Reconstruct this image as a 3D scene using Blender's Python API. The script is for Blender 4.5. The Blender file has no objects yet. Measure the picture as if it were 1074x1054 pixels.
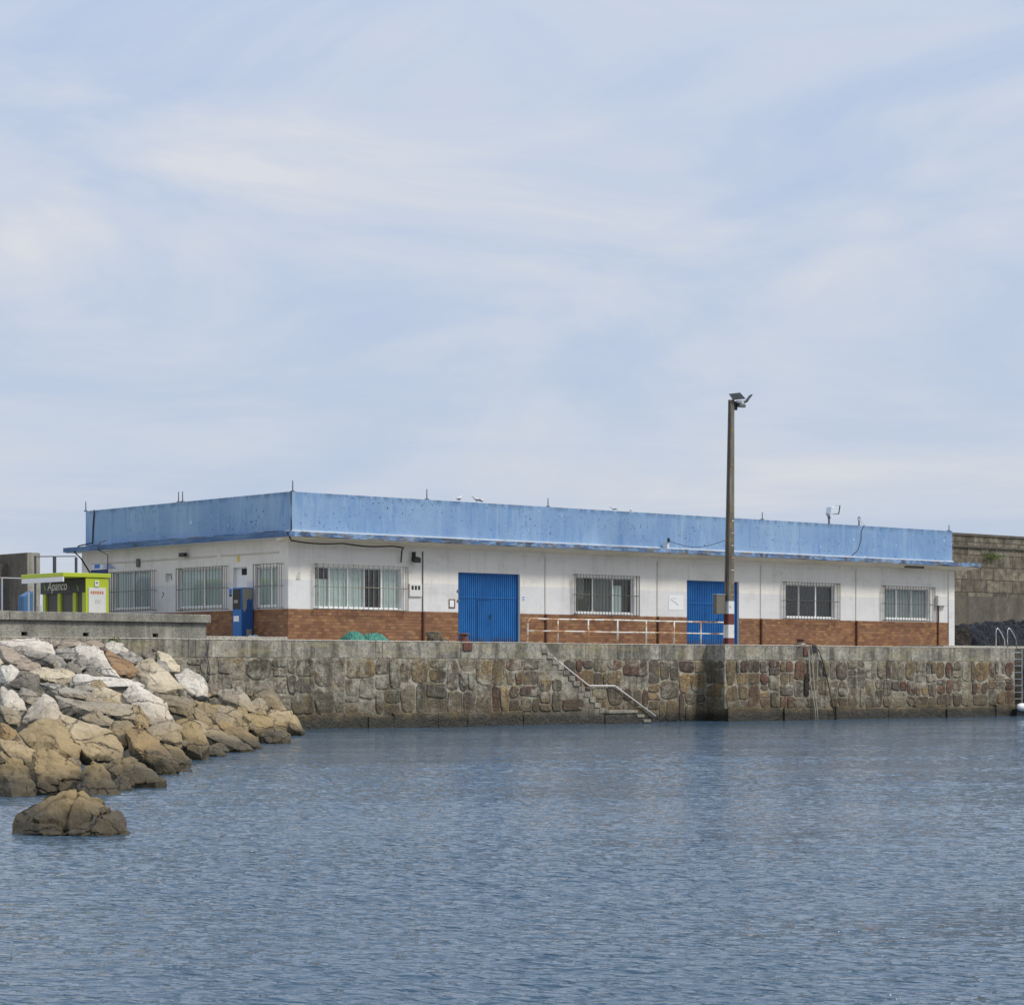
import bpy, bmesh, math, random
from mathutils import Vector, noise, Matrix
random.seed(7)
C = bpy.context.scene
COL = C.collection
R = math.radians

# ------------------------------------------------------------------ camera, sky, sun, exposure
FPX = 2553.0; PCX = 537.0; HZ = 706.0; IW = 1074.0; IH = 1054.0
YAW = R(40.9); CA, SA = math.cos(YAW), math.sin(YAW)
CAM = Vector((-50.98, -70.93, 2.01))
cd = bpy.data.cameras.new('camera'); cam = bpy.data.objects.new('camera', cd); COL.objects.link(cam)
cam.location = CAM; cam.rotation_euler = (R(90), 0, -YAW)
cd.sensor_width = 36; cd.lens = FPX * 36 / IW; cd.sensor_fit = 'HORIZONTAL'
cd.shift_y = (HZ - IH / 2) / IW
cd.clip_start = .5; cd.clip_end = 9000
C.camera = cam

w = bpy.data.worlds.new("World"); C.world = w; w.use_nodes = True
nt = w.node_tree; N = nt.nodes; K = nt.links
bg = N['Background']; bg.inputs[1].default_value = 0.1
sky = N.new('ShaderNodeTexSky'); sky.sky_type = 'NISHITA'; sky.sun_disc = False
SUN_EL, SUN_AZ = R(48), R(146)
sky.sun_elevation = SUN_EL; sky.sun_rotation = SUN_AZ; sky.air_density = 1.2; sky.dust_density = 1.5
tc = N.new('ShaderNodeTexCoord')
def wmath(op, a, b=None):
    n = N.new('ShaderNodeMath'); n.operation = op
    for i, v in enumerate((a, b)):
        if v is None: continue
        if isinstance(v, (int, float)): n.inputs[i].default_value = v
        else: K.new(v, n.inputs[i])
    return n.outputs[0]
def wnoise(scale3, scale, detail, rough, dist=0, loc=(0, 0, 0)):
    mp = N.new('ShaderNodeMapping'); mp.inputs['Scale'].default_value = scale3; mp.inputs['Location'].default_value = loc
    mp.inputs['Rotation'].default_value = (0, R(4), 0)
    K.new(tc.outputs['Generated'], mp.inputs[0])
    n = N.new('ShaderNodeTexNoise'); n.inputs['Scale'].default_value = scale; n.inputs['Detail'].default_value = detail
    n.inputs['Roughness'].default_value = rough; n.inputs['Distortion'].default_value = dist
    K.new(mp.outputs[0], n.inputs['Vector']); return n.outputs[0]
def wramp(fac, stops):
    r = N.new('ShaderNodeValToRGB'); K.new(fac, r.inputs[0]); e = r.color_ramp.elements
    while len(e) < len(stops): e.new(.5)
    for i, (p, c) in enumerate(stops): e[i].position = p; e[i].color = (*c, 1) if len(c) == 3 else c
    return r.outputs[0]
na = wnoise((1, 1, 2.8), 5.5, 9, .56, .7, (3.1, .4, .55))
nb = wnoise((1, 1, 9.0), 5.0, 9, .58, .5, (1.7, 2.2, .9))
sep = N.new('ShaderNodeSeparateXYZ'); K.new(tc.outputs['Generated'], sep.inputs[0])
# blend the two layers: flat streaky cloud low on the horizon, broad soft patches above
low = wmath('MULTIPLY', sep.outputs[2], 7.0)
lowc = N.new('ShaderNodeClamp'); K.new(low, lowc.inputs[0])
mixn = N.new('ShaderNodeMix'); K.new(lowc.outputs[0], mixn.inputs[0]); K.new(nb, mixn.inputs[2]); K.new(na, mixn.inputs[3])
ccol = wramp(mixn.outputs[0], [(.33, (4.55, 5.45, 7.3)), (.45, (5.15, 5.9, 7.4)), (.56, (5.95, 6.4, 7.4)), (.66, (6.8, 6.95, 7.45))])
zz_ = wmath('MAXIMUM', sep.outputs[2], 0.0); lum = wmath('ADD', 1.0, wmath('MULTIPLY', wmath('MULTIPLY', zz_, zz_), .8))
cl2 = N.new('ShaderNodeMix'); cl2.data_type = 'RGBA'; cl2.blend_type = 'MULTIPLY'; cl2.inputs[0].default_value = 1
K.new(ccol, cl2.inputs[6]); K.new(lum, cl2.inputs[7])
mx = N.new('ShaderNodeMix'); mx.data_type = 'RGBA'; mx.inputs[0].default_value = .88
K.new(sky.outputs[0], mx.inputs[6]); K.new(cl2.outputs[2], mx.inputs[7]); K.new(mx.outputs[2], bg.inputs[0])

sl = bpy.data.lights.new('sun', 'SUN'); sun = bpy.data.objects.new('sun', sl); COL.objects.link(sun)
sl.energy = 2.6; sl.angle = R(11); sl.color = (1, .955, .88)
sd = Vector((math.sin(SUN_AZ) * math.cos(SUN_EL), math.cos(SUN_AZ) * math.cos(SUN_EL), math.sin(SUN_EL)))
sun.rotation_euler = sd.to_track_quat('Z', 'Y').to_euler()
sun.location = (0, -40, 60)
C.view_settings.view_transform = 'Standard'; C.view_settings.look = 'None'
C.view_settings.exposure = 0.08; C.view_settings.gamma = 1
C.render.engine = 'CYCLES'

# ------------------------------------------------------------------ survey helpers: sight lines onto real planes
def ray(x):
    u = (x - PCX) / FPX
    return (u * CA + SA, -u * SA + CA)
def zat(y, k): return CAM.z + (HZ - y) * k / FPX
def F(x, y, t):                      # plane parallel to the quay at distance t behind its edge
    ds, dt = ray(x); k = (t - CAM.y) / dt
    return (CAM.x + k * ds, zat(y, k))
def L(x, y, s):                      # plane square to the quay at position s
    ds, dt = ray(x); k = (s - CAM.x) / ds
    return (CAM.y + k * dt, zat(y, k))
def P(x, y, k):
    ds, dt = ray(x); return Vector((CAM.x + k * ds, CAM.y + k * dt, zat(y, k)))

# ------------------------------------------------------------------ materials
def mat(name, col, rough=.7, metal=0, spec=.5):
    m = bpy.data.materials.new(name); m.use_nodes = True
    b = m.node_tree.nodes['Principled BSDF']
    b.inputs['Base Color'].default_value = (*col, 1); b.inputs['Roughness'].default_value = rough
    b.inputs['Metallic'].default_value = metal; b.inputs['Specular IOR Level'].default_value = spec
    return m
class NB:
    def __init__(s, m):
        s.m = m; s.n = m.node_tree.nodes; s.l = m.node_tree.links; s.b = s.n['Principled BSDF']
        s.geo = s.n.new('ShaderNodeNewGeometry'); s.pos = s.geo.outputs['Position']
    def put(s, v, inp):
        if isinstance(v, bpy.types.NodeSocket): s.l.new(v, inp)
        elif isinstance(v, (tuple, list)) and inp.type == 'RGBA' and len(v) == 3: inp.default_value = (*v, 1)
        else: inp.default_value = v
    def math(s, op, a, b=0.0, c=None, clamp=False):
        n = s.n.new('ShaderNodeMath'); n.operation = op; n.use_clamp = clamp
        s.put(a, n.inputs[0]); s.put(b, n.inputs[1])
        if c is not None: s.put(c, n.inputs[2])
        return n.outputs[0]
    def map(s, scale=(1, 1, 1), loc=(0, 0, 0), rot=(0, 0, 0), src=None):
        n = s.n.new('ShaderNodeMapping'); s.l.new(src or s.pos, n.inputs[0])
        n.inputs['Scale'].default_value = scale; n.inputs['Location'].default_value = loc; n.inputs['Rotation'].default_value = rot
        return n.outputs[0]
    def noise(s, vec, scale, detail=4, rough=.55, dist=0, out=0):
        n = s.n.new('ShaderNodeTexNoise'); s.l.new(vec, n.inputs['Vector']); n.inputs['Scale'].default_value = scale
        n.inputs['Detail'].default_value = detail; n.inputs['Roughness'].default_value = rough; n.inputs['Distortion'].default_value = dist
        return n.outputs[out]
    def voro(s, vec, scale, feature='F1', rand=1.0):
        n = s.n.new('ShaderNodeTexVoronoi'); s.l.new(vec, n.inputs['Vector']); n.feature = feature
        n.inputs['Scale'].default_value = scale; n.inputs['Randomness'].default_value = rand
        return n
    def ramp(s, fac, stops, interp='LINEAR'):
        r = s.n.new('ShaderNodeValToRGB'); s.l.new(fac, r.inputs[0]); e = r.color_ramp.elements; r.color_ramp.interpolation = interp
        while len(e) < len(stops): e.new(.5)
        for i, (p, c) in enumerate(stops):
            e[i].position = p; e[i].color = (c, c, c, 1) if isinstance(c, (int, float)) else (*c, 1)
        return r.outputs[0]
    def mix(s, f, a, b, mode='MIX'):
        n = s.n.new('ShaderNodeMix'); n.data_type = 'RGBA'; n.blend_type = mode
        s.put(f, n.inputs[0]); s.put(a, n.inputs[6]); s.put(b, n.inputs[7]); return n.outputs[2]
    def xyz(s, src=None):
        n = s.n.new('ShaderNodeSeparateXYZ'); s.l.new(src or s.pos, n.inputs[0]); return n.outputs
    def comb(s, x, y, z):
        n = s.n.new('ShaderNodeCombineXYZ'); s.put(x, n.inputs[0]); s.put(y, n.inputs[1]); s.put(z, n.inputs[2]); return n.outputs[0]
    def vadd(s, a, b):
        n = s.n.new('ShaderNodeVectorMath'); n.operation = 'ADD'; s.put(a, n.inputs[0]); s.put(b, n.inputs[1]); return n.outputs[0]
    def vscale(s, a, f):
        n = s.n.new('ShaderNodeVectorMath'); n.operation = 'SCALE'; s.put(a, n.inputs[0]); n.inputs['Scale'].default_value = f; return n.outputs[0]
    def col(s, v): s.put(v, s.b.inputs['Base Color'])
    def rough(s, v): s.put(v, s.b.inputs['Roughness'])
    def bump(s, h, dist=.02, strength=1, prev=None):
        n = s.n.new('ShaderNodeBump'); s.put(h, n.inputs['Height']); n.inputs['Distance'].default_value = dist; n.inputs['Strength'].default_value = strength
        if prev is not None: s.l.new(prev, n.inputs['Normal'])
        s.l.new(n.outputs[0], s.b.inputs['Normal']); return n.outputs[0]
    def rnd(s):
        return s.n.new('ShaderNodeObjectInfo').outputs['Random']

def painted(name, c, rough=.75, var=.12, streak=.2, spots=0.0, dirt=(.12, .11, .09), bump=.004):
    m = mat(name, c, rough); q = NB(m)
    big = q.noise(q.map((1, 1, 1)), .6, 5, .6)
    st = q.noise(q.map((3.2, 3.2, .18)), 1.0, 5, .6, .2)
    lo = tuple(x * (1 - var) for x in c); hi = tuple(min(1, x * (1 + var)) for x in c)
    base = q.mix(q.ramp(big, [(.3, 0.), (.7, 1.)]), lo, hi)
    base = q.mix(q.math('MULTIPLY', q.ramp(st, [(.52, 0.), (.78, 1.)]), streak), base, dirt)
    if spots:
        sp = q.noise(q.map((1, 1, 1)), 5.5, 3, .6)
        area = q.noise(q.map((.25, .25, .8)), 1.2, 2, .5)
        f = q.math('MULTIPLY', q.ramp(sp, [(.66, 0.), (.70, 1.)]), q.ramp(area, [(.45, 0.), (.6, 1.)]))
        base = q.mix(q.math('MULTIPLY', f, spots), base, (.07, .08, .09))
    q.col(base)
    q.bump(q.noise(q.pos, 9, 5, .6), bump)
    return m

def m_parapet():
    m = mat('faded_blue_paint', (.25, .42, .66), .8); q = NB(m)
    st = q.noise(q.map((2.2, 2.2, .22)), 1.0, 6, .65, .4)
    big = q.noise(q.pos, .35, 4, .6)
    c = q.mix(q.ramp(big, [(.35, 0.), (.65, 1.)]), (.18, .30, .475), (.25, .38, .535))
    c = q.mix(q.math('MULTIPLY', q.ramp(st, [(.5, 0.), (.72, 1.)]), .45), c, (.37, .50, .63))
    st2 = q.noise(q.map((4.5, 4.5, .6), (5, 2, 1)), 1.0, 5, .7, .6)
    c = q.mix(q.math('MULTIPLY', q.ramp(st2, [(.56, 0.), (.64, 1.)]), .7), c, (.13, .26, .48))
    sp = q.noise(q.pos, 8, 3, .6); ar = q.noise(q.map((.3, .3, .9), (4, 4, 0)), 1.1, 3, .5)
    c = q.mix(q.math('MULTIPLY', q.ramp(sp, [(.63, 0.), (.66, 1.)]), q.ramp(ar, [(.44, 0.), (.54, 1.)])), c, (.05, .09, .16))
    wh = q.noise(q.map((1, 1, 1), (9, 1, 3)), 5, 2, .5)
    c = q.mix(q.ramp(wh, [(.73, 0.), (.75, 1.)]), c, (.6, .66, .72))
    zz = q.xyz()[2]
    top = q.math('MULTIPLY', q.math('SUBTRACT', zz, 8.72, clamp=True), 4.0, clamp=True)
    c = q.mix(q.math('MULTIPLY', top, q.ramp(q.noise(q.map((2, 2, .5)), 1.5, 5, .7), [(.42, 0.), (.6, 1.)])), c, (.09, .16, .27))
    q.col(c); q.bump(q.noise(q.pos, 5, 6, .65), .012)
    return m

def m_band():                        # dark weathered blue band of the slab edge
    m = mat('weathered_blue_edge', (.06, .13, .3), .8); q = NB(m)
    n = q.noise(q.map((1.3, .55, 2.5)), 1.0, 6, .7, .5); n2 = q.noise(q.map((.6, .35, 1), (2, 3, 0)), 1.6, 3, .6)
    c = q.mix(q.ramp(n, [(.42, 0.), (.62, 1.)]), (.06, .13, .27), (.24, .38, .58))
    peel = q.noise(q.map((1.1, 1.1, 6)), 1.6, 6, .72, .6)
    c = q.mix(q.math('MULTIPLY', q.ramp(peel, [(.52, 0.), (.56, 1.)]), q.math('GREATER_THAN', q.xyz()[0], 3.1)), c, (.19, .16, .125))
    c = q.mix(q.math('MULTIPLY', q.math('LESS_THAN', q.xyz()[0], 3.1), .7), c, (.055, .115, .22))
    c = q.mix(q.math('MULTIPLY', q.ramp(n2, [(.56, 0.), (.63, 1.)]), .8), c, (.055, .06, .07))
    q.col(c); q.bump(peel, .03)
    return m

def m_whitewall():
    m = mat('white_wall_paint', (.7, .69, .66), .82); q = NB(m)
    z = q.xyz()[2]
    big = q.noise(q.map((.5, .5, .9)), 1.0, 5, .6); st = q.noise(q.map((2.5, 2.5, .25)), 1.0, 6, .65, .3)
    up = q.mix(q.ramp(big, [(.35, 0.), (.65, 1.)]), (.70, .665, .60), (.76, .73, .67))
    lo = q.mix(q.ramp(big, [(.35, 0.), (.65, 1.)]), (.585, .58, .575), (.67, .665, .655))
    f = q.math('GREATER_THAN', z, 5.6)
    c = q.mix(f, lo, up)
    c = q.mix(q.math('MULTIPLY', q.ramp(st, [(.54, 0.), (.8, 1.)]), .4), c, (.40, .38, .33))
    d = q.noise(q.map((1.6, 1.6, 1.2), (3, 3, 3)), 1.3, 6, .7)
    c = q.mix(q.math('MULTIPLY', q.ramp(d, [(.60, 0.), (.72, 1.)]), .35), c, (.34, .33, .31))
    ru = q.noise(q.map((5, 5, .45), (2, 6, 1)), 1.0, 5, .7, .3); ra_ = q.noise(q.map((.35, .35, .5), (1, 8, 2)), 1.3, 3, .5)
    c = q.mix(q.math('MULTIPLY', q.math('MULTIPLY', q.ramp(ru, [(.56, 0.), (.7, 1.)]), q.ramp(ra_, [(.46, 0.), (.6, 1.)])), .5), c, (.42, .30, .17))
    pa = q.noise(q.map((.7, .7, 1.1), (11, 3, 3)), 1.2, 7, .75)
    c = q.mix(q.math('MULTIPLY', q.ramp(pa, [(.57, 0.), (.60, 1.)]), .28), c, (.47, .45, .41))
    x, y, _ = q.xyz()[:3]
    # faint block joints under the paint
    jx = q.math('LESS_THAN', q.math('FRACT', q.math('MULTIPLY', q.math('ADD', x, y), .52)), .012)
    jz = q.math('LESS_THAN', q.math('FRACT', q.math('MULTIPLY', z, 1.9)), .03)
    j = q.math('MAXIMUM', jx, jz)
    c = q.mix(q.math('MULTIPLY', j, .09), c, (.3, .29, .27))
    q.col(c); q.bump(q.noise(q.pos, 6, 6, .6), .008)
    return m

def m_brick():
    m = mat('brown_tile_brick', (.3, .15, .07), .55); q = NB(m)
    x, y, z = q.xyz()[:3]
    v = q.comb(q.math('ADD', x, y), z, 0.0)
    b = q.n.new('ShaderNodeTexBrick'); q.l.new(v, b.inputs['Vector'])
    b.inputs['Scale'].default_value = 1; b.inputs['Brick Width'].default_value = .26; b.inputs['Row Height'].default_value = .125
    b.inputs['Mortar Size'].default_value = .008; b.inputs['Mortar Smooth'].default_value = .3; b.inputs['Bias'].default_value = 0
    b.inputs['Color1'].default_value = (0, 0, 0, 1); b.inputs['Color2'].default_value = (1, 1, 1, 1); b.inputs['Mortar'].default_value = (.5, .5, .5, 1)
    c = q.ramp(b.outputs[0], [(0., (.15, .062, .028)), (.35, (.205, .088, .036)), (.65, (.25, .115, .044)), (.88, (.32, .165, .066)), (1., (.22, .085, .055))])
    # the grazed patches where several tiles are replaced
    n = q.noise(q.map((.5, .5, 1.1)), 1.4, 4, .6)
    c = q.mix(q.math('MULTIPLY', q.ramp(n, [(.45, 0.), (.7, 1.)]), .45), c, (.17, .085, .045))
    n2 = q.noise(q.map((1, 1, 2), (7, 7, 7)), 2.2, 4, .6)
    c = q.mix(q.math('MULTIPLY', q.ramp(n2, [(.58, 0.), (.75, 1.)]), .35), c, (.46, .34, .20))
    c = q.mix(q.math('MULTIPLY', b.outputs[1], .45), c, (.13, .09, .06))
    q.col(c); q.bump(q.math('SUBTRACT', 1.0, b.outputs[1]), .012)
    return m

def m_rubble(name='quay_rubble_masonry', block=False):
    m = mat(name, (.2, .18, .15), .9); q = NB(m)
    x, y, z = q.xyz()[:3]
    tex = q.noise(q.pos, 4.0, 8, .7); fine = q.noise(q.pos, 13, 5, .72)
    mn = q.noise(q.map((1, 1, 1), (2, 2, 2)), 2.6, 8, .74)
    mort = q.mix(q.ramp(mn, [(.36, 0.), (.62, 1.)]), (.15, .13, .095), (.52, .475, .37))
    if block:
        stone = q.mix(q.ramp(q.noise(q.pos, .8, 4, .6), [(.35, 0.), (.65, 1.)]), (.10, .072, .038), (.21, .155, .08)); isst = 1.0
    else:
        at = q.n.new('ShaderNodeAttribute'); at.attribute_name = 'stone'; stone = at.outputs['Color']
        isst = q.math('GREATER_THAN', q.xyz(stone)[0], .004)
    stone = q.mix(q.ramp(tex, [(.36, 0.), (.66, .75)]), stone, q.mix(1.0, stone, (2.3, 2.15, 1.85), 'MULTIPLY'))
    stone = q.mix(q.ramp(fine, [(.50, 0.), (.62, .75)]), stone, (.028, .023, .016))
    c = q.mix(isst, mort, stone)
    # cement wash: heavy towards the left end of the wall, patchy on the right
    left = q.math('SUBTRACT', 1.0, q.math('MULTIPLY', q.math('SUBTRACT', x, 2.0), .09, clamp=True), clamp=True)
    sm = q.noise(q.map((.6, .6, .8), (8, 1, 3)), 1.25, 7, .72, .7)
    sm = q.math('ADD', sm, q.math('MULTIPLY', left, .085))
    c = q.mix(q.math('MULTIPLY', q.ramp(sm, [(.53, 0.), (.60, 1.)]), .38 if block else .8), c, mort)
    # running stains with vertical shape
    st = q.noise(q.map((1.9, 1.9, .30)), 1.0, 7, .72, .6)
    c = q.mix(q.math('MULTIPLY', q.ramp(st, [(.48, 0.), (.62, 1.)]), .60), c, (.042, .035, .024))
    st2 = q.noise(q.map((3.4, 3.4, .4), (5, 7, 2)), 1.0, 6, .72, .5)
    c = q.mix(q.math('MULTIPLY', q.ramp(st2, [(.58, 0.), (.68, 1.)]), .62), c, (.50, .46, .37))
    oc = q.noise(q.map((1.0, 1.0, .9), (3, 9, 2)), 1.0, 5, .65)
    c = q.mix(q.math('MULTIPLY', q.ramp(oc, [(.56, 0.), (.66, 1.)]), .42), c, (.30, .215, .075))
    # tide line: wet weed-stained stone
    zt = q.math('ADD', z, q.math('MULTIPLY', q.math('SUBTRACT', q.noise(q.pos, 1.6, 4, .6), .5), .5))
    wet = q.math('SUBTRACT', 1.0, q.math('MULTIPLY', q.math('SUBTRACT', zt, .26), 3.2, clamp=True), clamp=True)
    wet2 = q.math('SUBTRACT', 1.0, q.math('MULTIPLY', q.math('SUBTRACT', zt, .6), 1.3, clamp=True), clamp=True)
    c = q.mix(q.math('MULTIPLY', wet2, .5), c, (.085, .064, .030))
    c = q.mix(q.math('MULTIPLY', wet, .92), c, (.020, .018, .010))
    q.col(c); q.rough(q.math('SUBTRACT', .92, q.math('MULTIPLY', wet, .5)))
    h = q.bump(q.math('ADD', tex, q.math('MULTIPLY', sm, .6)), .10); q.bump(fine, .035, 1, h)
    return m

def concrete(name, c, dark=.45, joint=0.0, algae=.35, streak=.6, ochre=0.0, bump=.02, grain=14):
    m = mat(name, c, .92); q = NB(m)
    n = q.noise(q.pos, 1.1, 7, .68); g = q.noise(q.pos, grain, 6, .75)
    lo = tuple(v * dark for v in c)
    k = q.mix(q.ramp(n, [(.33, 0.), (.66, 1.)]), lo, c)
    k = q.mix(q.ramp(g, [(.46, 0.), (.58, .75)]), k, tuple(v * .33 for v in c))
    st = q.noise(q.map((1.7, 1.7, .22)), 1.0, 6, .65, .4)
    k = q.mix(q.math('MULTIPLY', q.ramp(st, [(.45, 0.), (.64, 1.)]), streak), k, (.05, .046, .036))
    st2 = q.noise(q.map((2.6, 2.6, .3), (3, 3, 3)), 1.0, 5, .65, .4)
    k = q.mix(q.math('MULTIPLY', q.ramp(st2, [(.58, 0.), (.72, 1.)]), .45), k, tuple(min(.8, v * 1.5) for v in c))
    al = q.noise(q.map((.8, .8, .8), (6, 2, 5)), 1.6, 5, .65)
    k = q.mix(q.math('MULTIPLY', q.ramp(al, [(.52, 0.), (.68, 1.)]), algae), k, (.13, .125, .06))
    if ochre:
        oc = q.noise(q.map((.5, .5, 2), (1, 5, 5)), 1.2, 4, .6)
        k = q.mix(q.math('MULTIPLY', q.ramp(oc, [(.5, 0.), (.62, 1.)]), ochre), k, (.42, .34, .16))
    if joint:
        x, y, z = q.xyz()[:3]
        j = q.math('LESS_THAN', q.math('FRACT', q.math('MULTIPLY', q.math('ADD', x, y), 1 / joint)), .012)
        k = q.mix(q.math('MULTIPLY', j, .6), k, (.05, .045, .04))
    q.col(k); h = q.bump(g, bump * .5); q.bump(n, bump * 2, 1, h)
    return m

def m_blockwall():
    m = mat('grey_breakwater_blocks', (.2, .18, .15), .93); q = NB(m)
    x, y, z = q.xyz()[:3]
    v = q.comb(q.math('ADD', x, y), z, 0.0)
    v = q.vadd(v, q.vscale(q.noise(q.pos, 1.5, 3, .5, 0, 1), .12))
    b = q.n.new('ShaderNodeTexBrick'); q.l.new(v, b.inputs['Vector'])
    b.inputs['Scale'].default_value = 1; b.inputs['Brick Width'].default_value = 1.35; b.inputs['Row Height'].default_value = .82
    b.inputs['Mortar Size'].default_value = .03; b.inputs['Mortar Smooth'].default_value = .4
    b.inputs['Color1'].default_value = (.14, .118, .085, 1); b.inputs['Color2'].default_value = (.28, .245, .18, 1); b.inputs['Mortar'].default_value = (.07, .06, .045, 1)
    n = q.noise(q.pos, 2.0, 8, .72)
    c = q.mix(q.ramp(n, [(.38, 0.), (.60, .85)]), b.outputs[0], (.05, .043, .03))
    n3 = q.noise(q.map((1, 1, .4), (4, 4, 4)), 1.4, 6, .7)
    c = q.mix(q.math('MULTIPLY', q.ramp(n3, [(.52, 0.), (.7, 1.)]), .5), c, (.32, .30, .25))
    q.col(c); q.bump(q.math('ADD', q.math('SUBTRACT', 1.0, b.outputs[1]), n), .05)
    return m

def m_rock(name, c, c2, warm):
    m = mat(name, c, .88); q = NB(m)
    r = q.rnd(); z = q.xyz()[2]
    off = q.comb(q.math('MULTIPLY', r, 40.0), q.math('MULTIPLY', r, 17.0), 0.0)
    p = q.vadd(q.pos, off)
    n = q.noise(p, 1.0, 6, .6, .8); f = q.noise(p, 7, 8, .72); f2 = q.noise(p, 22, 4, .7)
    k = q.mix(q.ramp(n, [(.36, 0.), (.62, 1.)]), c, c2)
    k = q.mix(q.math('MULTIPLY', q.ramp(f, [(.50, 0.), (.66, 1.)]), .55), k, tuple(v * .38 for v in c))
    n2 = q.noise(p, .9, 4, .6, .5)
    k = q.mix(q.math('MULTIPLY', q.ramp(n2, [(.55, 0.), (.66, 1.)]), warm), k, (.42, .21, .075))
    k = q.mix(q.ramp(f2, [(.58, 0.), (.68, .5)]), k, tuple(v * .5 for v in c2))
    lich = q.noise(q.vadd(p, (5, 5, 5)), 2.2, 6, .68)
    k = q.mix(q.math('MULTIPLY', q.ramp(lich, [(.59, 0.), (.68, 1.)]), .32), k, (.17, .155, .11))
    # sea staining: ochre in the splash zone, weed-dark at the tide line
    zt = q.math('ADD', z, q.math('MULTIPLY', q.math('SUBTRACT', q.noise(p, 1.5, 4, .6), .5), .7))
    sp = q.math('SUBTRACT', 1.0, q.math('MULTIPLY', q.math('SUBTRACT', zt, .55), .9, clamp=True), clamp=True)
    k = q.mix(q.math('MULTIPLY', sp, .68), k, q.mix(.5, k, (.40, .28, .12)))
    k = q.mix(q.math('MULTIPLY', sp, .55), k, (.34, .24, .105))
    wet = q.math('SUBTRACT', 1.0, q.math('MULTIPLY', q.math('SUBTRACT', zt, .24), 3.0, clamp=True), clamp=True)
    k = q.mix(q.math('MULTIPLY', wet, .9), k, (.045, .034, .013))
    pv = q.vadd(q.map((.75, .75, 1.5), (0, 0, 0), (.35, .25, 0), p), q.vscale(q.noise(p, 1.6, 4, .6, 0, 1), .55))
    ed = q.voro(pv, .95, 'DISTANCE_TO_EDGE', 1.0).outputs[0]
    crack = q.math('MULTIPLY', q.math('SUBTRACT', 1.0, q.math('MULTIPLY', ed, 30.0, clamp=True)), q.ramp(q.noise(p, .8, 3, .5), [(.42, 0.), (.58, 1.)]))
    k = q.mix(q.math('MULTIPLY', crack, .75), k, (.05, .042, .03))
    q.col(k); q.rough(q.math('SUBTRACT', .9, q.math('MULTIPLY', wet, .4)))
    h = q.bump(n, .16); h = q.bump(f, .075, 1, h); q.bump(q.math('SUBTRACT', 1.0, crack), .05, 1, h)
    return m

def rusty(name, c, amt, rust=(.22, .085, .035)):
    m = mat(name, c, .6); q = NB(m)
    n = q.noise(q.pos, 2.1, 6, .7)
    e = .62 - amt * .3
    q.col(q.mix(q.ramp(n, [(e, 0.), (e + .07, 1.)]), c, q.mix(q.ramp(q.noise(q.pos, 12, 3, .6), [(.4, 0.), (.6, 1.)]), rust, tuple(v * 1.7 for v in rust))))
    q.bump(q.noise(q.pos, 15, 4, .6), .004)
    return m

def m_water():
    m = mat('harbour_water', (.012, .035, .06), .05, 0, .5); q = NB(m)
    q.b.inputs['IOR'].default_value = 1.333
    rot = (0, 0, R(37))
    a = q.noise(q.map((1.0, 1.0, 1), (0, 0, 0), rot), 7.0, 3, .55, .3)
    b = q.noise(q.map((1.0, 1.0, 1), (3, 1, 0), (0, 0, R(50))), 3.2, 3, .5, .3)
    pt = q.noise(q.map((1, 1.6, 1), (9, 9, 0), rot), .07, 3, .5)
    al = q.map((1, 1, 1), (0, 0, 0), (0, 0, YAW + R(10)))
    f1 = q.noise(q.map((5.5, 13, 1), (0, 0, 0), (0, 0, 0), al), 1.0, 2, .5, .25)
    f2 = q.noise(q.map((2.0, 4.6, 1), (4, 2, 0), (0, 0, 0), al), 1.0, 2, .5, .3)
    h = q.math('ADD', q.math('MULTIPLY', a, .010), q.math('MULTIPLY', b, .022))
    gp = q.ramp(pt, [(.36, .5), (.62, 1.3)])
    h = q.math('ADD', h, q.math('MULTIPLY', q.ramp(f1, [(.50, 0.), (.72, 1.)]), q.math('MULTIPLY', gp, .022)))
    h = q.math('ADD', h, q.math('MULTIPLY', q.ramp(f2, [(.50, 0.), (.74, 1.)]), q.math('MULTIPLY', gp, .032)))
    q.bump(h, 1.0, 1.0)
    q.col(q.mix(q.ramp(pt, [(.3, 0.), (.7, 1.)]), (.034, .072, .110), (.042, .085, .128)))
    return m

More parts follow.
